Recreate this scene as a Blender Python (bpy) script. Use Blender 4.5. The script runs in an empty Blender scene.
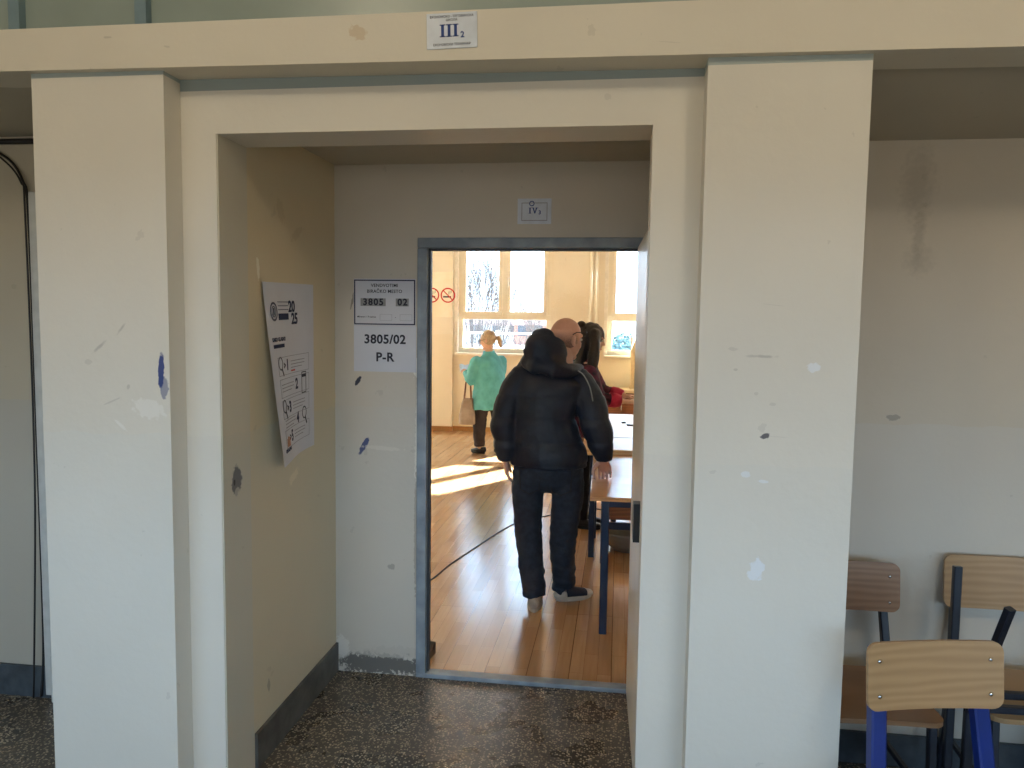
import bpy, bmesh, math, random
from mathutils import Vector, Matrix, noise
random.seed(7)
C = bpy.context.scene.collection
SC = bpy.context.scene
V = Vector
PI = math.pi

# ------------------------------------------------------------------ camera
FPX = 770.0
yaw, pit, roll = math.radians(7.9), math.radians(4.6), math.radians(0.8)
fw = V((-math.sin(yaw)*math.cos(pit), math.cos(yaw)*math.cos(pit), -math.sin(pit)))
r0 = V((math.cos(yaw), math.sin(yaw), 0)); u0 = r0.cross(fw)
rt = math.cos(roll)*r0 + math.sin(roll)*u0
up = rt.cross(fw)
cd = bpy.data.cameras.new('camera'); cam = bpy.data.objects.new('camera', cd); C.objects.link(cam)
cd.sensor_width = 36; cd.lens = FPX/1024*36; cd.clip_start = .05; cd.clip_end = 500
m = Matrix((rt, up, -fw)).transposed().to_4x4(); m.translation = (0, 0, 1.70)
cam.matrix_world = m
SC.camera = cam

# ------------------------------------------------------------------ world, sun, exposure
SC.view_settings.view_transform = 'Standard'; SC.view_settings.look = 'None'
SC.view_settings.gamma = 1; SC.view_settings.use_curve_mapping = False
SC.view_settings.exposure = 1.0
def lin(c):
    return tuple(((x/255)/12.92 if x/255 <= .04045 else ((x/255+.055)/1.055)**2.4) for x in c[:3]) + (1,)
w = bpy.data.worlds.new('sky'); SC.world = w; w.use_nodes = True
nt = w.node_tree; nt.nodes.clear()
tc = nt.nodes.new('ShaderNodeTexCoord'); sp = nt.nodes.new('ShaderNodeSeparateXYZ'); rp = nt.nodes.new('ShaderNodeValToRGB')
bg = nt.nodes.new('ShaderNodeBackground'); wo = nt.nodes.new('ShaderNodeOutputWorld')
mp = nt.nodes.new('ShaderNodeMapRange'); mp.inputs[1].default_value = -1; mp.inputs[2].default_value = 1
nt.links.new(tc.outputs['Generated'], sp.inputs[0]); nt.links.new(sp.outputs[2], mp.inputs[0])
nt.links.new(mp.outputs[0], rp.inputs[0]); nt.links.new(rp.outputs[0], bg.inputs[0]); nt.links.new(bg.outputs[0], wo.inputs[0])
e = rp.color_ramp.elements
e[0].position = .0; e[0].color = (.22, .20, .18, 1)
e[1].position = .49; e[1].color = (.26, .245, .23, 1)
for p, c in ((.515, (.53, .73, .96, 1)), (.6, (.50, .73, 1.0, 1)), (1, (.40, .66, 1.0, 1))):
    q = e.new(p); q.color = c
WORLD = 5.0
LAMP = 17
bg.inputs[1].default_value = WORLD
sd = bpy.data.lights.new('sun', 'SUN'); so = bpy.data.objects.new('sun', sd); C.objects.link(so)
sd.energy = 46; sd.angle = math.radians(.7); sd.color = (1, .975, .93)
az, el = math.radians(32.3), math.radians(28.6)
sdir = V((math.sin(az)*math.cos(el), math.cos(az)*math.cos(el), math.sin(el)))   # towards the sun
so.rotation_euler = sdir.to_track_quat('Z', 'Y').to_euler(); so.location = (6, 14, 12)
def portal(name, loc, sx, sy, towards):
    d = bpy.data.lights.new(name, 'AREA'); o = bpy.data.objects.new(name, d); C.objects.link(o)
    d.shape = 'RECTANGLE'; d.size = sx; d.size_y = sy; d.cycles.is_portal = True
    o.location = loc; o.rotation_euler = (-V(towards)).to_track_quat('Z', 'Y').to_euler()
cy = SC.cycles
cy.use_denoising = True; cy.max_bounces = 10; cy.diffuse_bounces = 7; cy.glossy_bounces = 4
cy.transparent_max_bounces = 16; cy.sample_clamp_indirect = 6; cy.caustics_reflective = False; cy.caustics_refractive = False

# ------------------------------------------------------------------ materials
def newmat(name):
    m = bpy.data.materials.new(name); m.use_nodes = True
    return m, m.node_tree, m.node_tree.nodes['Principled BSDF']
def N(nt, t, **kw):
    n = nt.nodes.new(t)
    for k, v in kw.items(): setattr(n, k, v)
    return n
def mixc(nt, fac, a, b, blend='MIX'):
    n = N(nt, 'ShaderNodeMix', data_type='RGBA', blend_type=blend)
    for s, v in ((0, fac), (6, a), (7, b)):
        if hasattr(v, 'links') or hasattr(v, 'is_linked'): nt.links.new(v, n.inputs[s])
        else: n.inputs[s].default_value = v
    return n.outputs[2]
def math_(nt, op, a, b=None, clamp=False):
    n = N(nt, 'ShaderNodeMath', operation=op, use_clamp=clamp)
    for i, v in enumerate((a, b)):
        if v is None: continue
        if hasattr(v, 'is_linked'): nt.links.new(v, n.inputs[i])
        else: n.inputs[i].default_value = v
    return n.outputs[0]
def noise_fac(nt, scale, detail=3, vec=None, lo=.35, hi=.65):
    n = N(nt, 'ShaderNodeTexNoise'); n.inputs['Scale'].default_value = scale; n.inputs['Detail'].default_value = detail
    if vec is not None: nt.links.new(vec, n.inputs['Vector'])
    r = N(nt, 'ShaderNodeMapRange'); r.inputs[1].default_value = lo; r.inputs[2].default_value = hi
    nt.links.new(n.outputs['Fac'], r.inputs[0])
    return r.outputs[0]
def mat(name, col, rough=.6, col2=None, scale=20, bump=0, metal=0, bscale=None, stretch=None):
    m, nt, b = newmat(name)
    b.inputs['Roughness'].default_value = rough; b.inputs['Metallic'].default_value = metal
    c1 = lin(col); c2 = lin(col2) if col2 else tuple(x*.88 for x in c1[:3])+(1,)
    tcn = N(nt, 'ShaderNodeTexCoord'); vec = tcn.outputs['Object']
    if stretch:
        mpn = N(nt, 'ShaderNodeMapping'); mpn.inputs['Scale'].default_value = stretch
        nt.links.new(vec, mpn.inputs[0]); vec = mpn.outputs[0]
    f = noise_fac(nt, scale, 4, vec)
    nt.links.new(mixc(nt, f, c1, c2), b.inputs['Base Color'])
    if bump:
        bn = N(nt, 'ShaderNodeBump'); bn.inputs['Strength'].default_value = bump; bn.inputs['Distance'].default_value = .01
        nn = N(nt, 'ShaderNodeTexNoise'); nn.inputs['Scale'].default_value = bscale or scale*3; nn.inputs['Detail'].default_value = 4
        nt.links.new(vec, nn.inputs['Vector']); nt.links.new(nn.outputs['Fac'], bn.inputs['Height']); nt.links.new(bn.outputs[0], b.inputs['Normal'])
    return m
def wall_mat(name, col, low=None, zlow=1.30, spots=(), rough=.55, top=None, ztop=2.45):
    """old wall paint: faint blotches, a lower band of another paint, and stains: (centre, radii, angle about the wall normal axis, colour, strength, jag)"""
    m, nt, b = newmat(name)
    b.inputs['Roughness'].default_value = rough
    g = N(nt, 'ShaderNodeNewGeometry'); pos = g.outputs['Position']
    c1 = lin(col)
    f = noise_fac(nt, 2.2, 5, pos, .3, .7)
    c = mixc(nt, f, c1, tuple(x*.93 for x in c1[:3])+(1,))
    s = N(nt, 'ShaderNodeSeparateXYZ'); nt.links.new(pos, s.inputs[0])
    if low:
        l1 = lin(low)
        wob = math_(nt, 'MULTIPLY', noise_fac(nt, 9, 2, pos), .012)
        k = math_(nt, 'LESS_THAN', math_(nt, 'ADD', s.outputs[2], wob), zlow)
        c = mixc(nt, k, c, mixc(nt, f, l1, tuple(x*.95 for x in l1[:3])+(1,)))
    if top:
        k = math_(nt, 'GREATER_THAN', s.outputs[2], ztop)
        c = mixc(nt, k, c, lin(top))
    # small chips and scuffs everywhere
    sc = math_(nt, 'GREATER_THAN', noise_fac(nt, 14, 6, pos, 0, 1), .72)
    c = mixc(nt, math_(nt, 'MULTIPLY', sc, .22), c, tuple(x*.55 for x in c1[:3])+(1,))
    for (ctr, rad, ang, colr, strength, jag) in spots:
        vm = N(nt, 'ShaderNodeVectorMath', operation='SUBTRACT'); vm.inputs[1].default_value = ctr
        nt.links.new(pos, vm.inputs[0])
        mpn = N(nt, 'ShaderNodeMapping', vector_type='TEXTURE')
        # angle turns about the thin axis of the wall (x or y)
        thin = 0 if rad[0] >= 1 else 1
        mpn.inputs['Rotation'].default_value = (ang, 0, 0) if thin == 0 else (0, ang, 0)
        mpn.inputs['Scale'].default_value = rad
        nt.links.new(vm.outputs[0], mpn.inputs[0])
        ln = N(nt, 'ShaderNodeVectorMath', operation='LENGTH'); nt.links.new(mpn.outputs[0], ln.inputs[0])
        nn = N(nt, 'ShaderNodeTexNoise'); nn.inputs['Scale'].default_value = 60 if jag < 2 else 25; nn.inputs['Detail'].default_value = 5
        nt.links.new(pos, nn.inputs['Vector'])
        d = math_(nt, 'ADD', ln.outputs[1], math_(nt, 'MULTIPLY', math_(nt, 'SUBTRACT', nn.outputs['Fac'], .5), jag))
        r = N(nt, 'ShaderNodeMapRange'); soft = .3 < strength < .4 or strength == .3; r.inputs[1].default_value = 1.35 if soft else 1.05; r.inputs[2].default_value = .35 if soft else .85
        r.inputs[3].default_value = 0; r.inputs[4].default_value = strength
        nt.links.new(d, r.inputs[0])
        c = mixc(nt, r.outputs[0], c, lin(colr))
    nt.links.new(c, b.inputs['Base Color'])
    bn = N(nt, 'ShaderNodeBump'); bn.inputs['Strength'].default_value = .25; bn.inputs['Distance'].default_value = .004
    nn = N(nt, 'ShaderNodeTexNoise'); nn.inputs['Scale'].default_value = 35; nn.inputs['Detail'].default_value = 5
    nt.links.new(pos, nn.inputs['Vector']); nt.links.new(nn.outputs['Fac'], bn.inputs['Height']); nt.links.new(bn.outputs[0], b.inputs['Normal'])
    return m
def terrazzo():
    m, nt, b = newmat('terrazzo'); g = N(nt, 'ShaderNodeNewGeometry'); pos = g.outputs['Position']
    v = N(nt, 'ShaderNodeTexVoronoi'); v.inputs['Scale'].default_value = 105; nt.links.new(pos, v.inputs['Vector'])
    s = N(nt, 'ShaderNodeSeparateColor'); nt.links.new(v.outputs['Color'], s.inputs[0])
    k = math_(nt, 'GREATER_THAN', s.outputs[0], .36); k2 = math_(nt, 'LESS_THAN', v.outputs['Distance'], .46)
    chips = mixc(nt, s.outputs[1], lin((200, 186, 160)), lin((118, 106, 90)))
    base = mixc(nt, noise_fac(nt, 3, 4, pos), lin((66, 61, 54)), lin((88, 82, 73)))
    c = mixc(nt, math_(nt, 'MULTIPLY', k, k2), base, chips)
    # worn and stained patches
    st = noise_fac(nt, 5, 5, pos, .6, .72)
    c = mixc(nt, math_(nt, 'MULTIPLY', st, .22), c, lin((30, 28, 25)))
    nt.links.new(c, b.inputs['Base Color'])
    rr = N(nt, 'ShaderNodeMapRange'); rr.inputs[3].default_value = .22; rr.inputs[4].default_value = .42
    nt.links.new(noise_fac(nt, 6, 4, pos), rr.inputs[0]); nt.links.new(rr.outputs[0], b.inputs['Roughness'])
    return m
def parquet():
    m, nt, b = newmat('parquet'); g = N(nt, 'ShaderNodeNewGeometry'); pos = g.outputs['Position']
    mpn = N(nt, 'ShaderNodeMapping'); mpn.inputs['Rotation'].default_value = (0, 0, PI/2); nt.links.new(pos, mpn.inputs[0])
    br = N(nt, 'ShaderNodeTexBrick'); br.offset = .43
    br.inputs['Scale'].default_value = 1; br.inputs['Brick Width'].default_value = .52; br.inputs['Row Height'].default_value = .068
    br.inputs['Mortar Size'].default_value = .0006; br.inputs['Bias'].default_value = -.1
    br.inputs['Color1'].default_value = lin((196, 162, 124)); br.inputs['Color2'].default_value = lin((172, 134, 96)); br.inputs['Mortar'].default_value = lin((120, 78, 42))
    nt.links.new(mpn.outputs[0], br.inputs['Vector'])
    b2 = N(nt, 'ShaderNodeTexBrick'); b2.offset = .37
    b2.inputs['Scale'].default_value = 1; b2.inputs['Brick Width'].default_value = 2.2; b2.inputs['Row Height'].default_value = .204
    b2.inputs['Mortar Size'].default_value = .002; b2.inputs['Color1'].default_value = (1, 1, 1, 1); b2.inputs['Color2'].default_value = (.9, .88, .84, 1); b2.inputs['Mortar'].default_value = (.45, .36, .28, 1)
    nt.links.new(mpn.outputs[0], b2.inputs['Vector'])
    mp2 = N(nt, 'ShaderNodeMapping'); mp2.inputs['Scale'].default_value = (40, 2.5, 1); nt.links.new(pos, mp2.inputs[0])
    gr = noise_fac(nt, 1, 5, mp2.outputs[0])
    c = mixc(nt, 1, br.outputs[0], b2.outputs[0], 'MULTIPLY')
    c = mixc(nt, math_(nt, 'MULTIPLY', gr, .28), c, lin((140, 104, 72)))
    nt.links.new(c, b.inputs['Base Color'])
    b.inputs['Specular IOR Level'].default_value = .8
    rr = N(nt, 'ShaderNodeMapRange'); rr.inputs[3].default_value = .17; rr.inputs[4].default_value = .21
    nt.links.new(noise_fac(nt, 4, 4, pos), rr.inputs[0]); nt.links.new(rr.outputs[0], b.inputs['Roughness'])
    return m
def plywood(name, a, bcol, rough=.42, scale=3.0):
    m, nt, b = newmat(name); tcn = N(nt, 'ShaderNodeTexCoord')
    mpn = N(nt, 'ShaderNodeMapping'); mpn.inputs['Scale'].default_value = (1, 2, 6); mpn.inputs['Rotation'].default_value = (0, .18, 0)
    nt.links.new(tcn.outputs['Object'], mpn.inputs[0])
    wv = N(nt, 'ShaderNodeTexWave', wave_type='BANDS', bands_direction='Z'); wv.inputs['Scale'].default_value = scale; wv.inputs['Distortion'].default_value = 6
    wv.inputs['Detail'].default_value = 3; wv.inputs['Detail Scale'].default_value = 1.2
    nt.links.new(mpn.outputs[0], wv.inputs[0])
    nt.links.new(mixc(nt, wv.outputs['Fac'], lin(a), lin(bcol)), b.inputs['Base Color']); b.inputs['Roughness'].default_value = rough
    return m
def glass():
    m = bpy.data.materials.new('pane_glass'); m.use_nodes = True; nt = m.node_tree; nt.nodes.clear()
    t = N(nt, 'ShaderNodeBsdfTransparent'); t.inputs[0].default_value = (.94, .96, .97, 1); gl = N(nt, 'ShaderNodeBsdfGlossy'); gl.inputs['Roughness'].default_value = .02
    lw = N(nt, 'ShaderNodeLayerWeight'); lw.inputs[0].default_value = .5
    fac = math_(nt, 'ADD', .03, math_(nt, 'MULTIPLY', math_(nt, 'POWER', lw.outputs['Facing'], 5.0), .55)); mx = N(nt, 'ShaderNodeMixShader'); o = N(nt, 'ShaderNodeOutputMaterial')
    nt.links.new(fac, mx.inputs[0]); nt.links.new(t.outputs[0], mx.inputs[1]); nt.links.new(gl.outputs[0], mx.inputs[2]); nt.links.new(mx.outputs[0], o.inputs[0])
    return m

# ------------------------------------------------------------------ mesh helpers
def box(bm, a, b, bev=0):
    a, b = V(a), V(b)
    r = bmesh.ops.create_cube(bm, size=1, matrix=Matrix.Translation((a+b)/2) @ Matrix.Diagonal((*(b-a), 1)))
    if bev:
        es = list({e for v in r['verts'] for e in v.link_edges})
        bmesh.ops.bevel(bm, geom=es, offset=bev, segments=2, profile=.5, affect='EDGES')
    return r
def bar(bm, p, q, wx, wy=None, up_=(0, 0, 1), round_=.25):
    """rectangular bar with slightly rounded section from p to q"""
    wy = wy or wx; p, q = V(p), V(q); d = (q-p).normalized(); u = V(up_)
    if abs(d.dot(u)) > .98: u = V((0, 1, 0))
    s = d.cross(u).normalized(); t = s.cross(d).normalized()
    pr = []
    k = 1-round_
    for sx, sy in ((1, k), (k, 1), (-k, 1), (-1, k), (-1, -k), (-k, -1), (k, -1), (1, -k)): pr.append(s*sx*wx/2 + t*sy*wy/2)
    A = [bm.verts.new(p+o) for o in pr]; Bv = [bm.verts.new(q+o) for o in pr]; n = 8
    for i in range(n): bm.faces.new((A[i], A[(i+1) % n], Bv[(i+1) % n], Bv[i]))
    bm.faces.new(A[::-1]); bm.faces.new(Bv)
def limb(bm, pts, ref=(1, 0, 0), n=16, cap=True):
    """closed tapering tube: pts = [(pos, r)] or [(pos, (ra, rb))], ra along ref; rounded ends"""
    P = [(V(p), (r, r) if not isinstance(r, tuple) else r) for p, r in pts]
    if cap:
        out = []
        d0 = (P[0][0]-P[1][0]).normalized(); r_ = min(P[0][1])
        for k in (.97, .75, .4): out.append((P[0][0]+d0*r_*k*.85, tuple(x*math.sqrt(1-k*k) for x in P[0][1])))
        out += P
        d1 = (P[-1][0]-P[-2][0]).normalized(); r_ = min(P[-1][1])
        for k in (.4, .75, .97): out.append((P[-1][0]+d1*r_*k*.85, tuple(x*math.sqrt(1-k*k) for x in P[-1][1])))
        P = out
    rings = []
    for i, (p, (ra, rb)) in enumerate(P):
        d = (P[min(i+1, len(P)-1)][0]-P[max(i-1, 0)][0]).normalized()
        a = V(ref); a = a-d*a.dot(d)
        if a.length < .05: a = V((0, 1, 0)) - d*d.y
        a.normalize(); b_ = d.cross(a)
        rings.append([bm.verts.new(p+a*math.cos(2*PI*k/n)*ra+b_*math.sin(2*PI*k/n)*rb) for k in range(n)])
    for A, Bv in zip(rings, rings[1:]):
        for i in range(n): bm.faces.new((A[i], A[(i+1) % n], Bv[(i+1) % n], Bv[i]))
    bm.faces.new(rings[0][::-1]); bm.faces.new(rings[-1])
def ball(bm, c, r, rot=None, seg=20):
    mx = Matrix.Translation(c) @ (rot.to_4x4() if rot else Matrix()) @ Matrix.Diagonal((r[0], r[1], r[2], 1))
    bmesh.ops.create_uvsphere(bm, u_segments=seg, v_segments=seg//2+2, radius=1, matrix=mx)
def tube(bm, path, r, n=8):
    limb(bm, [(p, r) for p in path], n=n, cap=False)
def spline(pts, k=8):
    pts = [V(p) for p in pts]; out = []
    for i in range(len(pts)-1):
        p0, p1, p2, p3 = pts[max(i-1, 0)], pts[i], pts[i+1], pts[min(i+2, len(pts)-1)]
        for j in range(k):
            t = j/k
            out.append(.5*((2*p1)+(p2-p0)*t+(2*p0-5*p1+4*p2-p3)*t*t+(3*p1-p0-3*p2+p3)*t**3))
    out.append(pts[-1]); return out
def lathe(bm, prof, n=32, c=(0, 0, 0)):
    rings = [[bm.verts.new((c[0]+r*math.cos(2*PI*k/n), c[1]+r*math.sin(2*PI*k/n), c[2]+z)) for k in range(n)] for r, z in prof]
    for A, Bv in zip(rings, rings[1:]):
        for i in range(n): bm.faces.new((A[i], A[(i+1) % n], Bv[(i+1) % n], Bv[i]))
    return rings
def loc_matrix(o):
    mm = Matrix.LocRotScale(o.location, o.rotation_euler, None)
    return loc_matrix(o.parent) @ mm if o.parent else mm
def obj(name, bm, m, parent=None, smooth=False, world=False):
    """link a bmesh as ONE object; world=True: the mesh is in world space and its parent is not at the origin"""
    if world and parent: bm.transform(loc_matrix(parent).inverted())
    bmesh.ops.recalc_face_normals(bm, faces=bm.faces)
    me = bpy.data.meshes.new(name); bm.to_mesh(me); bm.free()
    for x in (m if isinstance(m, (list, tuple)) else [m]): me.materials.append(x)
    o = bpy.data.objects.new(name, me); C.objects.link(o)
    if parent: o.parent = parent
    if smooth: me.polygons.foreach_set('use_smooth', [True]*len(me.polygons))
    return o
def mesh_obj(name, me, m, parent=None, smooth=True, world=False):
    if world and parent: me.transform(loc_matrix(parent).inverted())
    me.name = name; me.materials.clear()
    for x in (m if isinstance(m, (list, tuple)) else [m]): me.materials.append(x)
    o = bpy.data.objects.new(name, me); C.objects.link(o)
    if parent: o.parent = parent
    me.polygons.foreach_set('use_smooth', [smooth]*len(me.polygons))
    return o
def tag(o, label, cat, group=None):
    o['label'] = label; o['category'] = cat
    if group: o['group'] = group
    return o
def thing(name, label, cat, loc=(0, 0, 0), rz=0, group=None):
    o = bpy.data.objects.new(name, None); C.objects.link(o); o.location = loc; o.rotation_euler = (0, 0, rz)
    o.empty_display_size = .1
    return tag(o, label, cat, group)
def struct(name, bm, m, smooth=False):
    o = obj(name, bm, m, None, smooth); o['kind'] = 'structure'; return o
def sempty(name, loc=(0, 0, 0)):
    o = bpy.data.objects.new(name, None); C.objects.link(o); o.location = loc; o['kind'] = 'structure'; return o
def part_label(o, l): o['label'] = l; return o
def nb(): return bmesh.new()
def remesh(bm, vox, smooth=3, disp=None):
    """merge overlapping closed shapes into one continuous skin"""
    bmesh.ops.recalc_face_normals(bm, faces=bm.faces)
    me = bpy.data.meshes.new('tmp'); bm.to_mesh(me); bm.free()
    o = bpy.data.objects.new('tmp', me); C.objects.link(o)
    r = o.modifiers.new('r', 'REMESH'); r.mode = 'VOXEL'; r.voxel_size = vox
    if smooth:
        s = o.modifiers.new('s', 'SMOOTH'); s.factor = .5; s.iterations = smooth
    dg = bpy.context.evaluated_depsgraph_get()
    out = bpy.data.meshes.new_from_object(o.evaluated_get(dg))
    bpy.data.objects.remove(o); bpy.data.meshes.remove(me)
    if disp:
        nrm = [v.normal.copy() for v in out.vertices]
        for v, nn in zip(out.vertices, nrm): v.co += nn*disp(v.co, nn)
    return out
def text_bm(s, size, thick=0, align='CENTER', mx=Matrix(), spacing=1.0):
    cu = bpy.data.curves.new('t', 'FONT'); cu.body = s; cu.size = size; cu.align_x = align; cu.align_y = 'CENTER'
    cu.offset = thick; cu.extrude = .0004; cu.resolution_u = 3; cu.space_character = spacing
    o = bpy.data.objects.new('t', cu); C.objects.link(o)
    dg = bpy.context.evaluated_depsgraph_get(); me = bpy.data.meshes.new_from_object(o.evaluated_get(dg))
    me.transform(mx); bm = nb(); bm.from_mesh(me)
    bpy.data.objects.remove(o); bpy.data.curves.remove(cu); bpy.data.meshes.remove(me)
    return bm
def add_text(bm, *a, **k):
    t = text_bm(*a, **k); me = bpy.data.meshes.new('t'); t.to_mesh(me); t.free(); bm.from_mesh(me); bpy.data.meshes.remove(me)
def ring2d(bm, c, r, wd, n=28, z0=0, z1=.0006):
    """flat ring in the xy plane with a little thickness"""
    A = []
    for rr, z in ((r-wd/2, z0), (r-wd/2, z1), (r+wd/2, z1), (r+wd/2, z0)):
        A.append([bm.verts.new((c[0]+rr*math.cos(2*PI*k/n), c[1]+rr*math.sin(2*PI*k/n), z)) for k in range(n)])
    for a, b in zip(A, A[1:]):
        for i in range(n): bm.faces.new((a[i], a[(i+1) % n], b[(i+1) % n], b[i]))
def frame2d(bm, x0, y0, x1, y1, wd, z1=.0006):
    for a, b in (((x0, y0), (x1, y0+wd)), ((x0, y1-wd), (x1, y1)), ((x0, y0), (x0+wd, y1)), ((x1-wd, y0), (x1, y1))):
        box(bm, (*a, 0), (*b, z1))
WALLY = lambda x, y, z: Matrix.Translation((x, y, z)) @ Matrix.Rotation(PI/2, 4, 'X')          # on a wall that faces the corridor
WALLX = lambda x, y, z: Matrix.Translation((x, y, z)) @ Matrix.Rotation(PI/2, 4, 'Z') @ Matrix.Rotation(PI/2, 4, 'X')  # on a wall that faces +x

# ------------------------------------------------------------------ setting: materials
BIG = 50
CREAM = (224, 218, 205)
navy = (34, 66, 136); dk = (70, 68, 66); gray = (120, 112, 104); white = (236, 236, 230)
M = {}
M['pillar_l'] = wall_mat('pillar_paint', CREAM, (222, 218, 207), 1.32, [
    ((-1.482, 2.33, 1.528), (.011, BIG, .062), .05, (22, 48, 120), .95, .9),
    ((-1.475, 2.33, 1.48), (.016, BIG, .04), -.1, (40, 62, 120), .6, 1.6),
    ((-1.66, 2.33, 1.42), (0.035, BIG, 0.003), -.4, gray, .20, 1.2), ((-1.60, 2.33, 1.47), (0.006, BIG, 0.009), .3, gray, .25, 1.2),
    ((-1.53, 2.33, 1.40), (.06, BIG, .03), .2, (236, 232, 224), .6, 1.6), ((-1.70, 2.33, 1.60), (0.028, BIG, 0.005), -.7, gray, .35, 1.4),
    ((-1.62, 2.33, 1.66), (0.021, BIG, 0.004), -.9, gray, .35, 1.3), ((-1.74, 2.33, 1.55), (0.014, BIG, 0.009), 0, gray, .15, 1.6),
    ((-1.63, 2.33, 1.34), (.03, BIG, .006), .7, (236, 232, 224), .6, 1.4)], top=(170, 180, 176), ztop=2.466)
M['pillar_r'] = wall_mat('pillar_paint', CREAM, (221, 216, 204), 1.29, [
    ((.43, 2.33, 1.375), (.016, BIG, .008), -.3, (70, 66, 74), .9, 1.4), ((.46, 2.33, 1.375), (0.042, BIG, 0.001), .05, gray, .15, 1.0),
    ((.56, 2.33, 1.58), (.02, BIG, .013), 0, (228, 230, 232), .9, 1.8), ((.42, 2.33, .97), (.022, BIG, .034), .3, (228, 230, 232), .9, 1.8),
    ((.41, 2.33, 1.61), (0.042, BIG, 0.004), 0, gray, .35, 1.8), ((.33, 2.33, 1.63), (0.014, BIG, 0.005), 0, gray, .15, 1.8),
    ((.34, 2.33, 1.57), (0.007, BIG, 0.004), 0, gray, .25, 1.5), ((.44, 2.33, 1.76), (0.035, BIG, 0.001), .1, gray, .15, .6),
    ((.40, 2.33, 1.50), (0.006, BIG, 0.005), 0, gray, .15, 1.5), ((.45, 2.33, 1.47), (0.010, BIG, 0.005), 0, gray, .15, 1.5),
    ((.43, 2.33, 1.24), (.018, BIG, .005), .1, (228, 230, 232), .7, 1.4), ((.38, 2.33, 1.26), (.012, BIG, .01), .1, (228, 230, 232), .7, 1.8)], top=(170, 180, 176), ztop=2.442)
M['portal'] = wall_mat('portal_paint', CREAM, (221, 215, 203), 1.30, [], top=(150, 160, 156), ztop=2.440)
M['beam'] = wall_mat('beam_paint', (222, 214, 197), None, 0, [
    ((-1.62, 2.30, 2.575), (0.014, BIG, 0.004), 0, gray, .25, 1.6), ((-1.42, 2.30, 2.54), (0.010, BIG, 0.003), .2, gray, .20, 1.6),
    ((-.80, 2.30, 2.56), (.03, BIG, .02), .4, (200, 180, 150), .7, 1.8), ((.12, 2.30, 2.50), (0.035, BIG, 0.001), .1, gray, .20, .8)])
M['niche'] = wall_mat('niche_paint', (214, 200, 168), (208, 198, 172), 1.30, [
    ((-1.325, 2.702, 1.885), (BIG, .012, .045), .15, (232, 226, 205), 1, 1.5), ((-1.325, 3.0, 1.05), (BIG, .05, .02), .4, (226, 214, 186), .6, 1.8),
    ((-1.325, 2.75, .27), (BIG, .012, .03), .1, (150, 144, 128), .7, 1.5), ((-1.325, 3.05, 2.05), (BIG, .06, .02), .5, (192, 176, 142), .6, 1.8),
    ((-1.325, 2.9, 2.12), (BIG, .03, .05), .5, (192, 176, 142), .5, 1.8)])
M['jamb'] = wall_mat('jamb_paint', (206, 200, 182), (202, 198, 182), 1.3, [
    ((-1.325, 2.52, 1.13), (BIG, .035, .055), 0, (104, 106, 110), 1, 1.0), ((-1.325, 2.505, 1.125), (BIG, .007, .012), 0, (44, 46, 52), 1, .8),
    ((-1.325, 2.525, 1.085), (BIG, .02, .02), 0, (196, 192, 180), .6, 1.0)])
M['niche_back'] = wall_mat('door_wall_paint', (208, 200, 186), (206, 200, 188), 1.30, [
    ((-1.213, 3.474, 1.414), (.011, BIG, .024), .55, (22, 26, 52), .95, .9), ((-1.184, 3.474, 1.108), (.013, BIG, .05), .5, (34, 58, 116), .9, 1.0),
    ((-1.10, 3.474, 1.10), (.10, BIG, .01), .05, (222, 216, 204), .5, 1.6), ((-.935, 3.474, 1.48), (.018, BIG, .045), 0, (236, 234, 226), .8, 1.8),
    ((-.925, 3.474, 1.15), (.012, BIG, .28), .02, (232, 228, 216), .75, 1.6), ((-.93, 3.474, .7), (.010, BIG, .30), 0, (170, 160, 146), .75, 1.6),
    ((-1.1, 3.474, .05), (.25, BIG, .05), 0, (92, 90, 86), .9, 1.9), ((-1.02, 3.474, .11), (.2, BIG, .03), -.05, (196, 190, 178), .7, 1.9),
    ((-1.30, 3.474, .12), (.04, BIG, .06), 0, (220, 216, 206), .9, 1.8), ((-1.236, 3.474, 1.80), (.006, BIG, .05), .25, (100, 90, 80), .6, 1.6),
    ((-1.05, 3.474, .53), (.02, BIG, .015), .05, (128, 120, 112), .5, 1.6)])
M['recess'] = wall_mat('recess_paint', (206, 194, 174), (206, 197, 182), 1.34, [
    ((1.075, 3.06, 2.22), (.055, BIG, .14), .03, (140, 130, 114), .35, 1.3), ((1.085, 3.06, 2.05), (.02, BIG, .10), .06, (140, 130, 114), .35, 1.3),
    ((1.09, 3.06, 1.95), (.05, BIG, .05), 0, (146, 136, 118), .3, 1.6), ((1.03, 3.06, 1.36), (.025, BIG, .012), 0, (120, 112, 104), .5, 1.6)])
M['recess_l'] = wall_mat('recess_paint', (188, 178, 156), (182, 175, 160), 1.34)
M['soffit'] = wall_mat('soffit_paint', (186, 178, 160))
M['ceil'] = wall_mat('ceiling_paint', (232, 226, 212))
M['corr'] = wall_mat('corridor_paint', (222, 210, 186))
M['class'] = wall_mat('classroom_paint', (236, 228, 210), (234, 224, 202), 1.5, [
    ((-.75, 11.69, 1.9), (.25, BIG, .25), .3, (226, 215, 192), .6, 1.9), ((-.7, 11.69, 1.4), (.2, BIG, .3), .3, (226, 215, 192), .5, 1.9)])
M['base'] = mat('dark_skirting', (104, 104, 100), .5, (74, 74, 72), 8, .2)
M['base_b'] = mat('blue_grey_skirting', (78, 86, 92), .55, (46, 52, 58), 9, .3)
M['terr'] = terrazzo(); M['parq'] = parquet(); M['glass'] = glass()
M['frame'] = mat('window_paint', (238, 232, 216), .4, (230, 224, 206), 6)
M['doorframe'] = mat('blue_grey_door_frame', (150, 160, 168), .5, (120, 130, 140), 10, .2)
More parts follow.
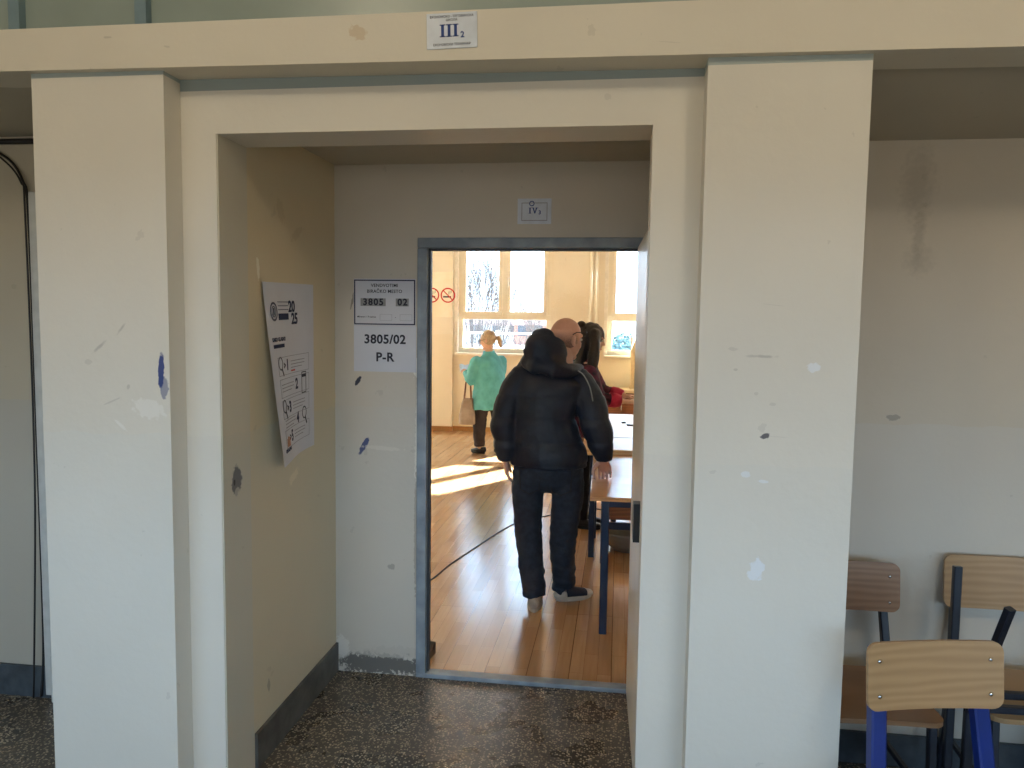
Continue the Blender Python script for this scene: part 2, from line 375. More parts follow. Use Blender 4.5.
M['leaf'] = mat('white_door_leaf', (226, 220, 206), .28, (216, 208, 190), 3)
M['black'] = mat('black_plastic', (18, 18, 20), .4)
M['transom'] = mat('green_grey_panel', (150, 162, 154), .3, (138, 150, 142), 2)
M['transomf'] = mat('blue_grey_bar', (120, 142, 150), .4)
M['chrome'] = mat('bright_metal', (200, 200, 200), .2, metal=1)
M['ink'] = mat('dark_ink', (44, 46, 60), .7); M['navy'] = mat('navy_ink', navy, .6); M['redink'] = mat('red_ink', (206, 40, 34), .6)
M['paleink'] = mat('pale_ink', (150, 150, 160), .7); M['tanink'] = mat('tan_ink', (196, 140, 110), .7)
M['paper'] = mat('white_paper', (214, 216, 224), .7, (206, 208, 216), 4); M['paperw'] = mat('bright_paper', (240, 240, 238), .6)
M['navy2'] = mat('dark_navy_ink', (28, 34, 70), .7)
M['plate'] = mat('white_sign_plate', (214, 222, 234), .35)
M['greybox'] = mat('grey_print', (150, 150, 152), .7)

# ------------------------------------------------------------------ setting: geometry
def sbox(name, boxes, m):
    bm = nb()
    for a, b in boxes: box(bm, a, b)
    return struct(name, bm, m)
YF, YP, YJ, YD, YR = 2.33, 2.424, 2.625, 3.474, 3.06
XL, XR = -1.325, .084
sbox('floor', [((-5, -2.4, -.1), (5, YD, 0))], M['terr'])
sbox('floor_classroom', [((-5.5, YD, -.1), (4.5, 11.9, 0))], M['parq'])
sbox('wall_pillar_left', [((-1.914, YF, 0), (-1.452, YJ, 2.485))], M['pillar_l'])
sbox('wall_pillar_right', [((.232, YF, 0), (.681, YP+.006, 2.485))], M['pillar_r'])
sbox('wall_portal', [((-1.452, YP, 0), (XL-.004, YJ, 2.485)), ((XR, YP, 0), (.30, YJ, 2.485)), ((XL-.004, YP, 2.302), (XR, YJ, 2.485))], M['portal'])
sbox('wall_jamb', [((XL-.004, YP+.004, 0), (XL, YJ, 2.302))], M['jamb'])
sbox('wall_niche_left', [((XL-.12, YJ, 0), (XL, YD, 2.6))], M['niche'])
sbox('wall_niche_right', [((.145, YJ, 0), (.30, YD, 2.6))], M['niche'])
OX0, OX1, OZ = -.926, .118, 2.078          # hole in the door wall
sbox('wall_door', [((-1.445, YD, 0), (OX0, YD+.045, 3.3)), ((OX1, YD, 0), (.30, YD+.045, 3.3)), ((OX0, YD, OZ), (OX1, YD+.045, 3.3)),
                   ((-5.5, YD+.005, 0), (-1.445, YD+.045, 3.3)), ((.30, YD+.005, 0), (4.5, YD+.045, 3.3))], M['niche_back'])
sbox('ceiling_niche', [((XL, YJ, 2.41), (.145, YD, 2.5))], M['soffit'])
bo = sbox('trim_beam', [((-5, 2.30, 2.485), (5, 2.47, 2.612))], M['beam'])
for v in bo.data.vertices:                # the beam sags a little to the right
    if v.co.z < 2.55: v.co.z = 2.470-.0085*(v.co.x+.55)
def slope(name, x0, x1, z1):
    bm = nb(); v = [bm.verts.new(p) for p in ((x0, YP+.01, 2.485), (x1, YP+.01, 2.485), (x1, YR, z1), (x0, YR, z1), (x0, YP+.01, 2.5), (x1, YP+.01, 2.5), (x1, YR, 2.5), (x0, YR, 2.5))]
    for f in ((0, 1, 2, 3), (4, 5, 6, 7), (0, 1, 5, 4), (2, 3, 7, 6), (1, 2, 6, 5), (0, 3, 7, 4)): bm.faces.new([v[i] for i in f])
    return struct(name, bm, M['soffit'])
slope('ceiling_recess_right', .30, 5, 2.385); slope('ceiling_recess_left', -5, -1.445, 2.45)
sbox('wall_recess_right', [((.30, YR, 0), (5, YR+.12, 2.485)), ((.30, YP+.006, 0), (.32, YR, 2.485))], M['recess'])
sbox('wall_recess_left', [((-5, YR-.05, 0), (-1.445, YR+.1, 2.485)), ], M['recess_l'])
sbox('baseboard_niche', [((XL, YJ+.004, 0), (XL+.012, YD-.002, .140))], M['base'])
sbox('baseboard_recess_right', [((.32, YR-.015, 0), (5, YR, .125))], M['base_b'])
sbox('baseboard_recess_left', [((-5, YR-.065, 0), (-1.9, YR-.05, .14))], M['base_b'])
# upper glazing above the beam
t = sempty('window_transom', (0, 2.42, 2.612))
tx = [-5, -3.2, -2.02, -1.565, 1.6, 3.4, 5]
for a, b in zip(tx, tx[1:]):
    bm = nb(); box(bm, (a+.02, 0, 0), (b-.02, .02, .9)); obj('pane', bm, M['transom'], t)
    bm = nb(); box(bm, (a-.02, -.03, 0), (a+.02, .03, .9)); obj('bar', bm, M['transomf'], t)
sbox('wall_upper', [((-5, 2.40, 3.51), (5, 2.5, 3.8))], M['corr'])
sbox('ceiling', [((-5, -2.6, 3.8), (5, 2.6, 3.9))], M['ceil'])
sbox('wall_end_left', [((-5.1, -2.6, 0), (-5, YD, 3.8))], M['corr']); sbox('wall_end_right', [((5, -2.6, 0), (5.1, YD, 3.8))], M['corr'])
# the corridor's own windows, behind the camera
WZ0, WZ1 = .85, 2.30
wins = [(-4.5, -3.0), (-2.6, -1.1), (-.75, .75), (1.1, 2.6), (3.0, 4.5)]
bx = [((-5, -2.6, 0), (5, -2.4, WZ0)), ((-5, -2.6, WZ1), (5, -2.4, 3.8))]
xs = [-5]+[x for a in wins for x in a]+[5]
for i in range(0, len(xs), 2): bx.append(((xs[i], -2.6, WZ0), (xs[i+1], -2.4, WZ1)))
sbox('wall_back', bx, M['corr'])
for i, (a, b) in enumerate(wins):
    portal('corridor_daylight', ((a+b)/2, -2.45, (WZ0+WZ1)/2), b-a, WZ1-WZ0, (0, 1, 0))
    wn = sempty('window_corridor_%d' % i, ((a+b)/2, -2.5, WZ0)); h = (b-a)/2; hh = WZ1-WZ0
    bm = nb()
    for q in (((-h, -.03, 0), (-h+.06, .03, hh)), ((h-.06, -.03, 0), (h, .03, hh)), ((-h, -.03, 0), (h, .03, .06)), ((-h, -.03, hh-.06), (h, .03, hh)), ((-.04, -.03, 0), (.04, .03, hh))): box(bm, *q)
    obj('window_frame', bm, M['frame'], wn)
    bm = nb(); box(bm, (-h+.06, -.003, .06), (h-.06, .003, hh-.06)); obj('pane', bm, M['glass'], wn)
# corridor ceiling lamps, above the camera
M['lampglass'] = bpy.data.materials.new('lamp_glass'); M['lampglass'].use_nodes = True
_b = M['lampglass'].node_tree.nodes['Principled BSDF']; _b.inputs['Emission Color'].default_value = (1, .85, .62, 1); _b.inputs['Emission Strength'].default_value = 6
for lx, which in ((-1.5, 'left'), (1.5, 'right')):
    t = thing('ceiling_lamp', 'round opal globe lamp on the corridor ceiling, the %s one of two' % which, 'lamp', (lx, -.1, 3.8), 0, 'corridor ceiling lamps')
    bm = nb(); limb(bm, [((0, 0, 0), .07), ((0, 0, -.05), .06)], n=20, cap=False); obj('lamp_base', bm, M['chrome'], t, True)
    bm = nb(); ball(bm, (0, 0, -.14), (.11, .11, .10)); obj('globe', bm, M['lampglass'], t, True)
    d_ = bpy.data.lights.new('lamp_light', 'POINT'); d_.energy = LAMP; d_.color = (1, .85, .62); d_.shadow_soft_size = .13
    lo = bpy.data.objects.new('lamp_light', d_); C.objects.link(lo); lo.location = (lx, -.1, 3.50)
# classroom shell
YW = 11.69
CW = [(-4.74, -3.30), (-2.48, -1.04), (-.19, 1.25), (2.07, 3.51)]; CZ0, CZ1 = 1.22, 3.02  # first and last windows are out of view, added to brighten the classroom
bx = [((-5.5, YW, 0), (4.5, YW+.22, CZ0)), ((-5.5, YW, CZ1), (4.5, YW+.22, 3.3))]
xs = [-5.5]+[x for a in CW for x in a]+[4.5]
for i in range(0, len(xs), 2): bx.append(((xs[i], YW, CZ0), (xs[i+1], YW+.22, CZ1)))
bx.append(((-3.30, YW-.06, 0), (-2.546, YW, 3.3)))
sbox('wall_far', bx, M['class'])
sbox('wall_classroom_left', [((-5.6, YD, 0), (-5.5, 11.9, 3.3))], M['class']); sbox('wall_classroom_right', [((4.5, YD, 0), (4.6, 11.9, 3.3))], M['class'])
sbox('ceiling_classroom', [((-5.6, YD, 3.3), (4.6, 12, 3.4))], M['ceil'])
sbox('baseboard_far', [((-2.546, YW-.015, 0), (4.5, YW, .07)), ((-3.30, YW-.075, 0), (-2.54, YW-.06, .07))], mat('wood_skirting', (176, 128, 74), .5))
sbox('trim_near', [((-5.5, YD+.046, 0), (-1.0, YD+.048, 3.3)), ((.2, YD+.046, 0), (4.5, YD+.048, 3.3)), ((-1.0, YD+.046, 2.15), (.2, YD+.048, 3.3))], M['class'])
def classroom_window(name, x0, x1):
    cx = (x0+x1)/2; t = sempty(name, (cx, YW+.10, CZ0)); h = (x1-x0)/2; H = CZ1-CZ0
    zt = .515        # transom between the low fixed light and the casements above
    bm = nb(); fr = .075
    for q in (((-h, -.04, 0), (-h+fr, .04, H)), ((h-fr, -.04, 0), (h, .04, H)), ((-h, -.04, 0), (h, .04, fr)), ((-h, -.04, H-fr), (h, .04, H)), ((-h, -.04, zt), (h, .04, zt+.075)), ((-.035, -.04, zt+.07), (.035, .04, H))):
        k_ = len(bm.verts)*.00008; box(bm, (q[0][0], q[0][1]-k_, q[0][2]), (q[1][0], q[1][1]+k_, q[1][2]), .004)
    obj('window_frame', bm, M['frame'], t)
    for s in (-1, 1):
        a, b = sorted((s*(h-fr+.012), s*.03)); c0, c1 = zt+.06, H-fr+.012
        bm = nb(); sw = .06
        for q in (((a, -.065, c0), (a+sw, -.005, c1)), ((b-sw, -.065, c0), (b, -.005, c1)), ((a, -.065, c0), (b, -.005, c0+sw)), ((a, -.065, c1-sw), (b, -.005, c1))):
            k_ = len(bm.verts)*.00008; box(bm, (q[0][0], q[0][1]-k_, q[0][2]), (q[1][0], q[1][1]+k_, q[1][2]), .004)
        sa = obj('sash', bm, M['frame'], t)
        bm = nb(); box(bm, (a+sw-.005, -.035, c0+sw-.005), (b-sw+.005, -.03, c1-sw+.005)); obj('pane', bm, M['glass'], sa)
    bm = nb(); box(bm, (.045, -.09, 1.02), (.062, -.065, 1.07)); box(bm, (.046, -.105, 1.035), (.061, -.09, 1.17), .004); obj('window_handle', bm, mat('white_handle', (236, 232, 222), .3), t)
    bm = nb(); box(bm, (-h+fr, -.003, fr), (h-fr, .003, zt)); obj('pane', bm, M['glass'], t)
    bm = nb(); box(bm, (-h-.03, -.17, -.035), (h+.03, -.04, 0), .006); obj('window_sill', bm, M['frame'], t)
    bm = nb(); box(bm, (-h-.05, -.118, -.02), (-h+.004, -.04, H)); obj('lit_reveal_strip', bm, mat('lit_reveal_white', (244, 240, 230), .4), t)  # added strip; its white stands in for daylight on the window reveal
    portal('classroom_daylight', (cx, YW+.2, (CZ0+CZ1)/2), x1-x0, CZ1-CZ0, (0, -1, 0))
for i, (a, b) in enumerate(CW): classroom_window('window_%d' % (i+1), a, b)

# door: metal frame with a low threshold, and the leaf swung out into the niche
d = sempty('door_1', (0, YD, 0)); f = .046
for a, b in (((OX0, -.012, .022), (OX0+f, .05, OZ-f)), ((OX1-f, -.012, .022), (OX1, .05, OZ-f)), ((OX0, -.012, OZ-f), (OX1, .05, OZ))):
    bm = nb(); box(bm, a, b, .004); obj('door_frame', bm, M['doorframe'], d)
bm = nb(); box(bm, (OX0, -.012, 0), (OX1, .05, .022), .004); obj('threshold', bm, M['doorframe'], d)
bm = nb(); box(bm, (OX0+f, .02, 0), (OX0+f+.010, .05, OZ-f)); box(bm, (OX0+f, .02, OZ-f-.010), (OX1-f, .05, OZ-f)); obj('rebate', bm, mat('dark_rebate', (56, 62, 70), .5), d)
p0, p1 = V((.069, YD-.016, 0)), V((.094, 2.655, 0)); ang = math.atan2(p1.y-p0.y, p1.x-p0.x)
leaf_m = Matrix.Translation(p0) @ Matrix.Rotation(ang, 4, 'Z'); L = (p1-p0).length
bm = nb(); box(bm, (0, 0, .012), (L, .04, 2.035), .003); bm.transform(Matrix.Translation((0, -YD, 0)) @ leaf_m); lf = obj('door_leaf', bm, M['leaf'], d)
bm = nb()
pr = [(0, -.07), (.055, -.07), (.08, -.045), (.08, .045), (.055, .07), (0, .07)]
A = [bm.verts.new((L-.10-x, -.026, .985+z)) for x, z in pr]; Bv = [bm.verts.new((L-.10-x, .0, .985+z)) for x, z in pr]
for i in range(6): bm.faces.new((A[i], A[(i+1) % 6], Bv[(i+1) % 6], Bv[i]))
bm.faces.new(A); bm.faces.new(Bv)
bm.transform(Matrix.Translation((0, -YD, 0)) @ leaf_m); obj('lock_case', bm, M['black'], lf)
for hz in (.3, 1.05, 1.8):
    bm = nb(); limb(bm, [((.108, -.022, hz), .009), ((.108, -.022, hz+.1), .009)], n=10, cap=False); obj('hinge', bm, M['chrome'], d)

# wall chase with heating pipes
bm = nb(); box(bm, (-.475, YW-.04, 0), (-.335, YW, 3.3), .008); o = struct('trim_pipe_chase', bm, M['class'])
for x in (-.44, -.37):
    bm = nb(); limb(bm, [((x, YW-.062, 0), .018), ((x, YW-.062, 3.29), .018)], n=12, cap=False)
    tag(obj('heating_pipe', bm, M['frame'], None, True), 'cream painted heating pipe running up the far wall between the windows, %s of two' % ('left' if x < -.4 else 'right'), 'pipe', 'heating pipes on the far wall')

# ------------------------------------------------------------------ signs and papers
def serif_I(bm, x, y, w_, h, st, ser):
    box(bm, (x-st/2, y-h/2, 0), (x+st/2, y+h/2, .0006)); box(bm, (x-w_/2, y-h/2, 0), (x+w_/2, y-h/2+ser, .0006)); box(bm, (x-w_/2, y+h/2-ser, 0), (x+w_/2, y+h/2, .0006))
sg = thing('room_sign', 'white rectangular room sign reading III 2 on the cream beam above the portal', 'sign', (-.5125, 2.30, 2.554), 0)
sg.rotation_euler = (0, math.radians(-1.2), 0)
bm = nb(); box(bm, (-.076, -.004, -.051), (.076, 0, .051), .001); obj('plate', bm, M['plate'], sg)
bm = nb(); FR = Matrix.Translation((0, -.0042, 0)) @ Matrix.Rotation(PI/2, 4, 'X')
for k in (-1, 0, 1): serif_I(bm, -.008+k*.0195-.0, .0, .0175, .036, .0085, .0028)
bm.transform(FR); obj('numeral', bm, M['navy'], sg)
bm = nb(); add_text(bm, '2', .024, .0006, mx=FR @ Matrix.Translation((.032, -.014, 0))); obj('numeral', bm, M['navy'], sg)
for tx_, z in (('ЕКОНОМСКО - ТРГОВИНСКА', .040), ('ШКОЛА', .030), ('ЕКОНОМСКИ ТЕХНИЧАР', -.040)):
    bm = nb(); add_text(bm, tx_, .0092, .0001, mx=FR @ Matrix.Translation((0, z, 0))); obj('text_line', bm, M['ink'], sg)

sg = thing('class_sign', 'small white paper sign reading IV 3 above the doorway', 'sign', (-.3915, YD, 2.195))
bm = nb(); box(bm, (-.076, -.002, -.056), (.076, 0, .056)); obj('sheet', bm, M['plate'], sg)
FR = Matrix.Translation((0, -.0022, 0)) @ Matrix.Rotation(PI/2, 4, 'X')
bm = nb(); frame2d(bm, -.058, -.042, .058, .038, .003); bm.transform(FR); obj('border', bm, M['paleink'], sg)
bm = nb(); ring2d(bm, (-.012, .034), .010, .004); bm.transform(FR); obj('emblem', bm, M['navy'], sg)
bm = nb(); serif_I(bm, -.020, .003, .012, .026, .006, .002)
for s in (-1, 1):
    q = [(.002+s*.011, .016), (.002+s*.005, .016), (.002-s*.002, -.010), (.002+s*.002, -.010)]
    A = [bm.verts.new((x, y, .0006)) for x, y in q]; bm.faces.new(A)
for s in (-1, 1): box(bm, (.002+s*.009-.006, .014, 0), (.002+s*.009+.006, .016, .0006))
add_text(bm, '3', .024, .0008, mx=Matrix.Translation((.024, -.006, 0))); bm.transform(FR); obj('numeral', bm, M['navy'], sg)

sg = thing('notice_sheet', 'white framed polling notice with numbers 3805 02 left of the doorway', 'notice', (-1.084, YD, 1.783))
bm = nb(); box(bm, (-.148, -.002, -.108), (.148, 0, .108)); obj('sheet', bm, M['paper'], sg)
bm = nb(); frame2d(bm, -.146, -.104, .146, .104, .0055); bm.transform(FR); obj('border', bm, M['navy2'], sg)
for tx_, x, z, sz, th_ in (('VENDVOTIMI', 0, .077, .021, .0003), ('BIRAČKO MESTO', 0, .050, .021, .0003), ('Mbiemri / Prezime', -.086, -.068, .0115, .0001), ('-', .053, -.068, .02, 0)):
    bm = nb(); add_text(bm, tx_, sz, th_, mx=FR @ Matrix.Translation((x, z, 0)), spacing=1.05); obj('text_line', bm, M['ink'], sg)
for x0, x1, tx_, xc in ((-.115, .006, '3805', -.054), (.054, .116, '02', .086)):
    bm = nb(); box(bm, (x0, -.018, -.0002), (x1, .018, .0002)); bm.transform(FR); nf = obj('number_field', bm, M['greybox'], sg)
    bm = nb(); add_text(bm, tx_, .043, .0016, mx=FR @ Matrix.Translation((xc, 0, .0004)), spacing=1.2); obj('number', bm, M['ink'], nf)
for x0, x1 in ((-.022, .036), (.074, .132)):
    bm = nb(); frame2d(bm, x0, -.084, x1, -.055, .001); bm.transform(FR); obj('empty_field', bm, M['paleink'], sg)

sg = thing('notice_sheet', 'plain white sheet reading 3805/02 P-R directly under the framed notice', 'notice', (-1.082, YD, 1.567))
bm = nb(); box(bm, (-.150, -.0015, -.107), (.150, 0, .107)); obj('sheet', bm, M['paper'], sg)
for tx_, z in (('3805/02', .043), ('P-R', -.040)):
    bm = nb(); add_text(bm, tx_, .058, .0016, mx=FR @ Matrix.Translation((0, z, 0)), spacing=1.06); obj('text_line', bm, M['ink'], sg)

# poster on the niche's left wall: its left edge has come loose and curls off the wall towards the bottom
PW, PH = .488, .70
def poster_pt(u, v):              # u along the wall from the left edge, v upwards
    k = max(0, 1-u/(PW*.9)); vv = 1-v/PH
    return V((XL+.004+.075*k**1.5*vv**1.1 + .004*math.sin(u*14+v*3)*k, 2.718+u+.022*k*vv**1.3, 1.137+v+.012*u/PW))
ps = thing('voting_poster', 'white how to vote poster with 2025 and five steps, curling off the niche wall', 'poster', (XL, 2.95, 1.137))
def poster_map(bm, lift=.0012, cut=None):
    """bend flat artwork onto the poster"""
    if cut: bmesh.ops.subdivide_edges(bm, edges=[e for e in bm.edges if e.calc_length() > .05], cuts=4)
    for v in bm.verts:
        p = poster_pt(v.co.x, v.co.y); v.co = p+V((lift+v.co.z, 0, 0))
    return bm
bm = nb(); nu, nv = 16, 20
for side in (0, .0008):
    G = [[bm.verts.new(poster_pt(PW*i/nu, PH*j/nv)+V((side, 0, 0))) for i in range(nu+1)] for j in range(nv+1)]
    for j in range(nv):
        for i in range(nu): bm.faces.new((G[j][i], G[j][i+1], G[j+1][i+1], G[j+1][i]))
me = obj('sheet', bm, M['paper'], ps, True, True)
def art(fn, name, m_):
    bm = nb(); fn(bm); poster_map(bm, .002, True); obj(name, bm, m_, ps, False, True)
for fn_, nm_ in ((lambda bm: add_text(bm, '20', .062, .002, mx=Matrix.Translation((.258, .605, 0))), 'year_line'), (lambda bm: add_text(bm, '25', .062, .002, mx=Matrix.Translation((.284, .556, 0))), 'year_line'),
                 (lambda bm: box(bm, (.125, .555, 0), (.225, .580, .0005)), 'header_bar'), (lambda bm: box(bm, (.04, .448, 0), (.165, .462, .0005)), 'header_bar'),
                 (lambda bm: add_text(bm, 'KAKO GLASATI', .021, .0006, mx=Matrix.Translation((.108, .480, 0))), 'text_line'), (lambda bm: add_text(bm, 'UPUTSTVO', .02, .0006, mx=Matrix.Translation((.10, .050, 0))), 'text_line')):
    art(fn_, nm_, M['navy2'])
def _em(bm):
    ring2d(bm, (.080, .588), .033, .008); ring2d(bm, (.080, .588), .020, .004); box(bm, (.072, .576, 0), (.088, .602, .0005))
    for z in (.595, .610, .625): box(bm, (.125, z-.0016, 0), (.225, z+.0016, .0005))
art(_em, 'emblem', mat('grey_blue_print', (96, 98, 116), .7))
ys = [.372, .283, .190, .130+.0, .075]
rows = [(.385, 'glass', 0), (.292, 'card', 1), (.205, 'glass', 0), (.155, 'pen', 1), (.090, 'hand', 0)]
rows = [(.375, 'glass', 0), (.290, 'card', 1), (.208, 'glass', 0), (.150, 'glass', 1), (.092, 'hand', 0)]
def glass_(cx, y):
    def f_(bm):
        ring2d(bm, (cx, y+.012), .024, .005); bar(bm, (cx+.012, y-.010, .0003), (cx+.030, y-.038, .0003), .010, .0006)
    return f_
def card_(cx, y):
    def f_(bm):
        frame2d(bm, cx-.026, y-.045, cx+.026, y+.045, .004); box(bm, (cx-.026, y+.022, 0), (cx+.026, y+.034, .0006))
    return f_
def txt_(t_, x, y, sz): return lambda bm: add_text(bm, t_, sz, .002, mx=Matrix.Translation((x, y, 0)))
for i, (y, kind, rgt) in enumerate(rows):
    cx = .10 if not rgt else .37; nx = .185 if not rgt else .285
    if kind != 'hand': art((glass_ if kind == 'glass' else card_)(cx, y), 'step_drawing', M['ink'])
    art(txt_(str(i+1), nx, y, .060), 'step_number', M['navy2'])
    if not rgt: art(txt_('>', nx-.034, y, .035), 'arrow', M['ink'])
def _tx(bm):
    for i, (y, kind, rgt) in enumerate(rows):
        x0, x1 = (.225, .38) if not rgt else (.09, .25)
        for k in range(3): box(bm, (x0, y+.012-k*.013, 0), (x1-.03*(k == 2), y+.015-k*.013, .0004))
        if i != 3: frame2d(bm, .07, y-.036, .43, y+.036, .0018)
art(_tx, 'step_text', M['paleink'])
def _hn(bm):
    y = rows[4][0]; box(bm, (.085, y-.03, 0), (.137, y-.012, .0005))
    for k in range(4): box(bm, (.085+k*.014, y-.014, .0001), (.095+k*.014, y+.012-abs(k-1.5)*.006, .0006))
art(_hn, 'hand_drawing', M['tanink'])
art(lambda bm: box(bm, (.225, rows[0][0]-.028, 0), (.27, rows[0][0]-.022, .0005)), 'red_line', M['redink'])

# no-smoking sheet on the far pier
sg = thing('no_smoking_sheet', 'pale sheet with two red no smoking circles on the far wall beside the window', 'sign', (-2.74, YW-.06, 2.105))
bm = nb(); box(bm, (-.24, -.002, -.345), (.19, 0, .345)); obj('sheet', bm, mat('aged_sheet', (250, 242, 226), .7, (240, 228, 206), 3), sg)
FR2 = Matrix.Translation((0, -.0025, 0)) @ Matrix.Rotation(PI/2, 4, 'X')
for cx in (.115, -.135):
    bm = nb(); ring2d(bm, (cx, -.01), .105, .02, 32, 0, .001); bar(bm, (cx-.072, .062, .0005), (cx+.072, -.082, .0005), .016, .001); bm.transform(FR2); obj('prohibition_ring', bm, M['redink'], sg)
    bm = nb(); box(bm, (cx-.075, -.045, 0), (cx+.05, -.022, .0008))
    for k in range(3): box(bm, (cx+.01+.02*k, .0+.012*k, 0), (cx+.016+.02*k, .05+.008*k, .0008))
    bm.transform(FR2); obj('cigarette', bm, M['ink'], sg)

# ------------------------------------------------------------------ left recess: conduit and cables
M['cable'] = mat('black_cable', (30, 28, 28), .5); M['trunk'] = mat('white_conduit', (206, 206, 200), .4)
yl = YR-.05
bm = nb(); box(bm, (-2.485, yl-.028, .02), (-2.440, yl, 2.22), .004); tag(obj('cable_trunking', bm, M['trunk']), 'white square conduit running up the left wall beside the wide pillar', 'conduit')
bm = nb(); box(bm, (-2.440, yl-.05, 0), (-2.405, yl-.022, .21), .003)
tag(obj('conduit_offcut', bm, M['trunk']), 'short white conduit piece standing on the floor at the skirting left of the pillar', 'conduit')
for k, (r_, pts) in enumerate(((.0055, [(-3.3, yl-.014, 2.40), (-2.75, yl-.014, 2.40), (-2.60, yl-.014, 2.37), (-2.52, yl-.012, 2.27), (-2.50, yl-.010, 2.10), (-2.498, yl-.010, 1.2), (-2.50, yl-.010, .3), (-2.51, yl-.025, .01)]),
                               (.012, [(-3.3, yl-.014, 2.432), (-2.8, yl-.014, 2.432), (-2.5, yl-.014, 2.43), (-2.2, yl-.014, 2.428)]),
                               (.004, [(-2.72, yl-.035, 2.412), (-2.60, yl-.035, 2.36), (-2.51, yl-.035, 2.26), (-2.494, yl-.035, 2.1), (-2.494, yl-.035, 1.0), (-2.53, yl-.045, .01)]))):
    bm = nb(); tube(bm, spline(pts, 8), r_, 8)
    tag(obj('cable', bm, M['cable'], None, True), ('black cable bending from the ceiling edge down beside the white conduit', 'thick black cable running straight along the top of the left wall behind the pillar', 'thinner black cable hanging loose in front of the other one beside the white conduit')[k], 'cable', 'cables on the left wall')

# ------------------------------------------------------------------ classroom furniture
M['wood'] = plywood('table_laminate', (206, 160, 112), (188, 138, 90), .22, 2); M['wood2'] = plywood('pale_table_edge', (226, 200, 160), (212, 182, 138), .3, 2)
M['bluetube'] = mat('navy_blue_steel', (14, 36, 68), .35, (11, 28, 56), 6); M['brown'] = plywood('brown_panel', (150, 98, 62), (128, 80, 48), .5, 2)
def table(name, label, loc, rz, Lx, Ly, z, top_t, topm, panel=True):
    t = thing(name, label, 'table', loc, rz)
    bm = nb(); box(bm, (0, 0, z-top_t), (Lx, Ly, z), .004); obj('tabletop', bm, topm, t)
    zz = z-top_t; w_ = .042
    for x in (.085, Lx-.085):
        for y in (.05, Ly-.05):
            bm = nb(); bar(bm, (x, y, 0), (x, y, zz), w_, w_); obj('leg', bm, M['bluetube'], t)
    for y in (.05, Ly-.05):
        bm = nb(); bar(bm, (.09, y, zz-.02), (Lx-.09, y, zz-.02), .025, .038); obj('rail', bm, M['bluetube'], t)
    for x in (.075, Lx-.075):
        bm = nb(); bar(bm, (x, .06, zz-.02), (x, Ly-.06, zz-.02), .025, .038); obj('rail', bm, M['bluetube'], t)
    if panel:
        bm = nb(); bar(bm, (.09, Ly-.05, .27), (Lx-.09, Ly-.05, .27), .03, .05); obj('stretcher', bm, M['bluetube'], t)
        bm = nb(); box(bm, (.10, Ly-.075, .32), (Lx-.10, Ly-.058, .64), .002); obj('modesty_panel', bm, M['brown'], t)
    return t
table('school_table', 'wooden school table with navy legs, under the man in black\'s right hand', (-.137, 4.10, 0), math.radians(1.2), .62, 1.36, .77, .024, M['wood'])
table('school_table', 'pale school table set crosswise, just beyond the one the bald man leans on', (-.255, 5.49, 0), 0, 1.3, .60, .80, .045, M['wood2'], False)
table('school_table', 'pale school table farthest in, beside the woman in maroon, two pens on it', (-.10, 6.11, 0), 0, .66, 1.6, .80, .045, M['wood2'], False)
# low cabinet along the far wall and the folding screen on it
t = thing('low_cabinet', 'low brown cabinet with a pale top under the right far window', 'cabinet', (-.30, YW-.53, 0))
bm = nb(); box(bm, (0, .02, .06), (1.6, .44, .70), .003); obj('body', bm, M['brown'], t)
bm = nb(); box(bm, (-.02, 0, .70), (1.62, .45, .745), .004); obj('cabinet_top', bm, mat('pale_top', (240, 222, 180), .4), t)
for k in range(4):
    bm = nb(); box(bm, (.01+k*.4, .003, .08), (.39+k*.4, .02, .69), .003); dd = obj('door', bm, M['brown'], t)
    bm = nb(); box(bm, (.34+k*.4, -.012, .45), (.355+k*.4, .004, .55), .002); obj('handle', bm, M['chrome'], dd)
bm = nb()
for (x0, y0), (x1, y1) in (((.165, YW-.40), (.235, YW-.12)), ((.235, YW-.12), (.75, YW-.12)), ((.75, YW-.12), (.82, YW-.40))):
    bar(bm, (x0, y0, 1.126), (x1, y1, 1.126), .76, .008, up_=(0, 0, 1)) if False else None
    dx, dy = x1-x0, y1-y0; l = math.hypot(dx, dy); nx_, ny_ = -dy/l*.005, dx/l*.005
    A = [bm.verts.new((x, y, z)) for z in (.7455, 1.50) for x, y in ((x0+nx_, y0+ny_), (x1+nx_, y1+ny_), (x1-nx_, y1-ny_), (x0-nx_, y0-ny_))]
    for f_ in ((0, 1, 2, 3), (4, 5, 6, 7), (0, 1, 5, 4), (1, 2, 6, 5), (2, 3, 7, 6), (3, 0, 4, 7)): bm.faces.new([A[i] for i in f_])
tag(obj('voting_screen', bm, mat('pale_card', (244, 226, 186), .6)), 'pale folding voting screen standing on the low brown cabinet', 'screen')
# papers, pens
for k, (a, b) in enumerate((((.04, 7.0, .806), (.075, 7.02, .806)), ((.085, 6.85, .806), (.15, 6.83, .806)))):
    bm = nb(); limb(bm, [(a, .006), (V(a).lerp(V(b), .8), .006), (b, .002)], n=8); tag(obj('pen', bm, M['black'], None, True), ('short dark pen lying on the pale table, the farther of two', 'dark pen lying on the pale table, the nearer of two')[k], 'pen', 'pens on the pale table')
# grey basin under the table
bm = nb(); R_ = lathe(bm, [(.0, .0), (.11, 0), (.16, .05), (.19, .12), (.20, .15), (.21, .15), (.205, .135), (.17, .05), (.12, .012), (.0, .012)], 36)
bmesh.ops.remove_doubles(bm, verts=bm.verts, dist=1e-5)
o = obj('basin', bm, mat('grey_plastic', (116, 116, 112), .45), None, True); o.location = (.10, 5.78, 0); tag(o, 'grey round basin on the floor under the school tables', 'basin')
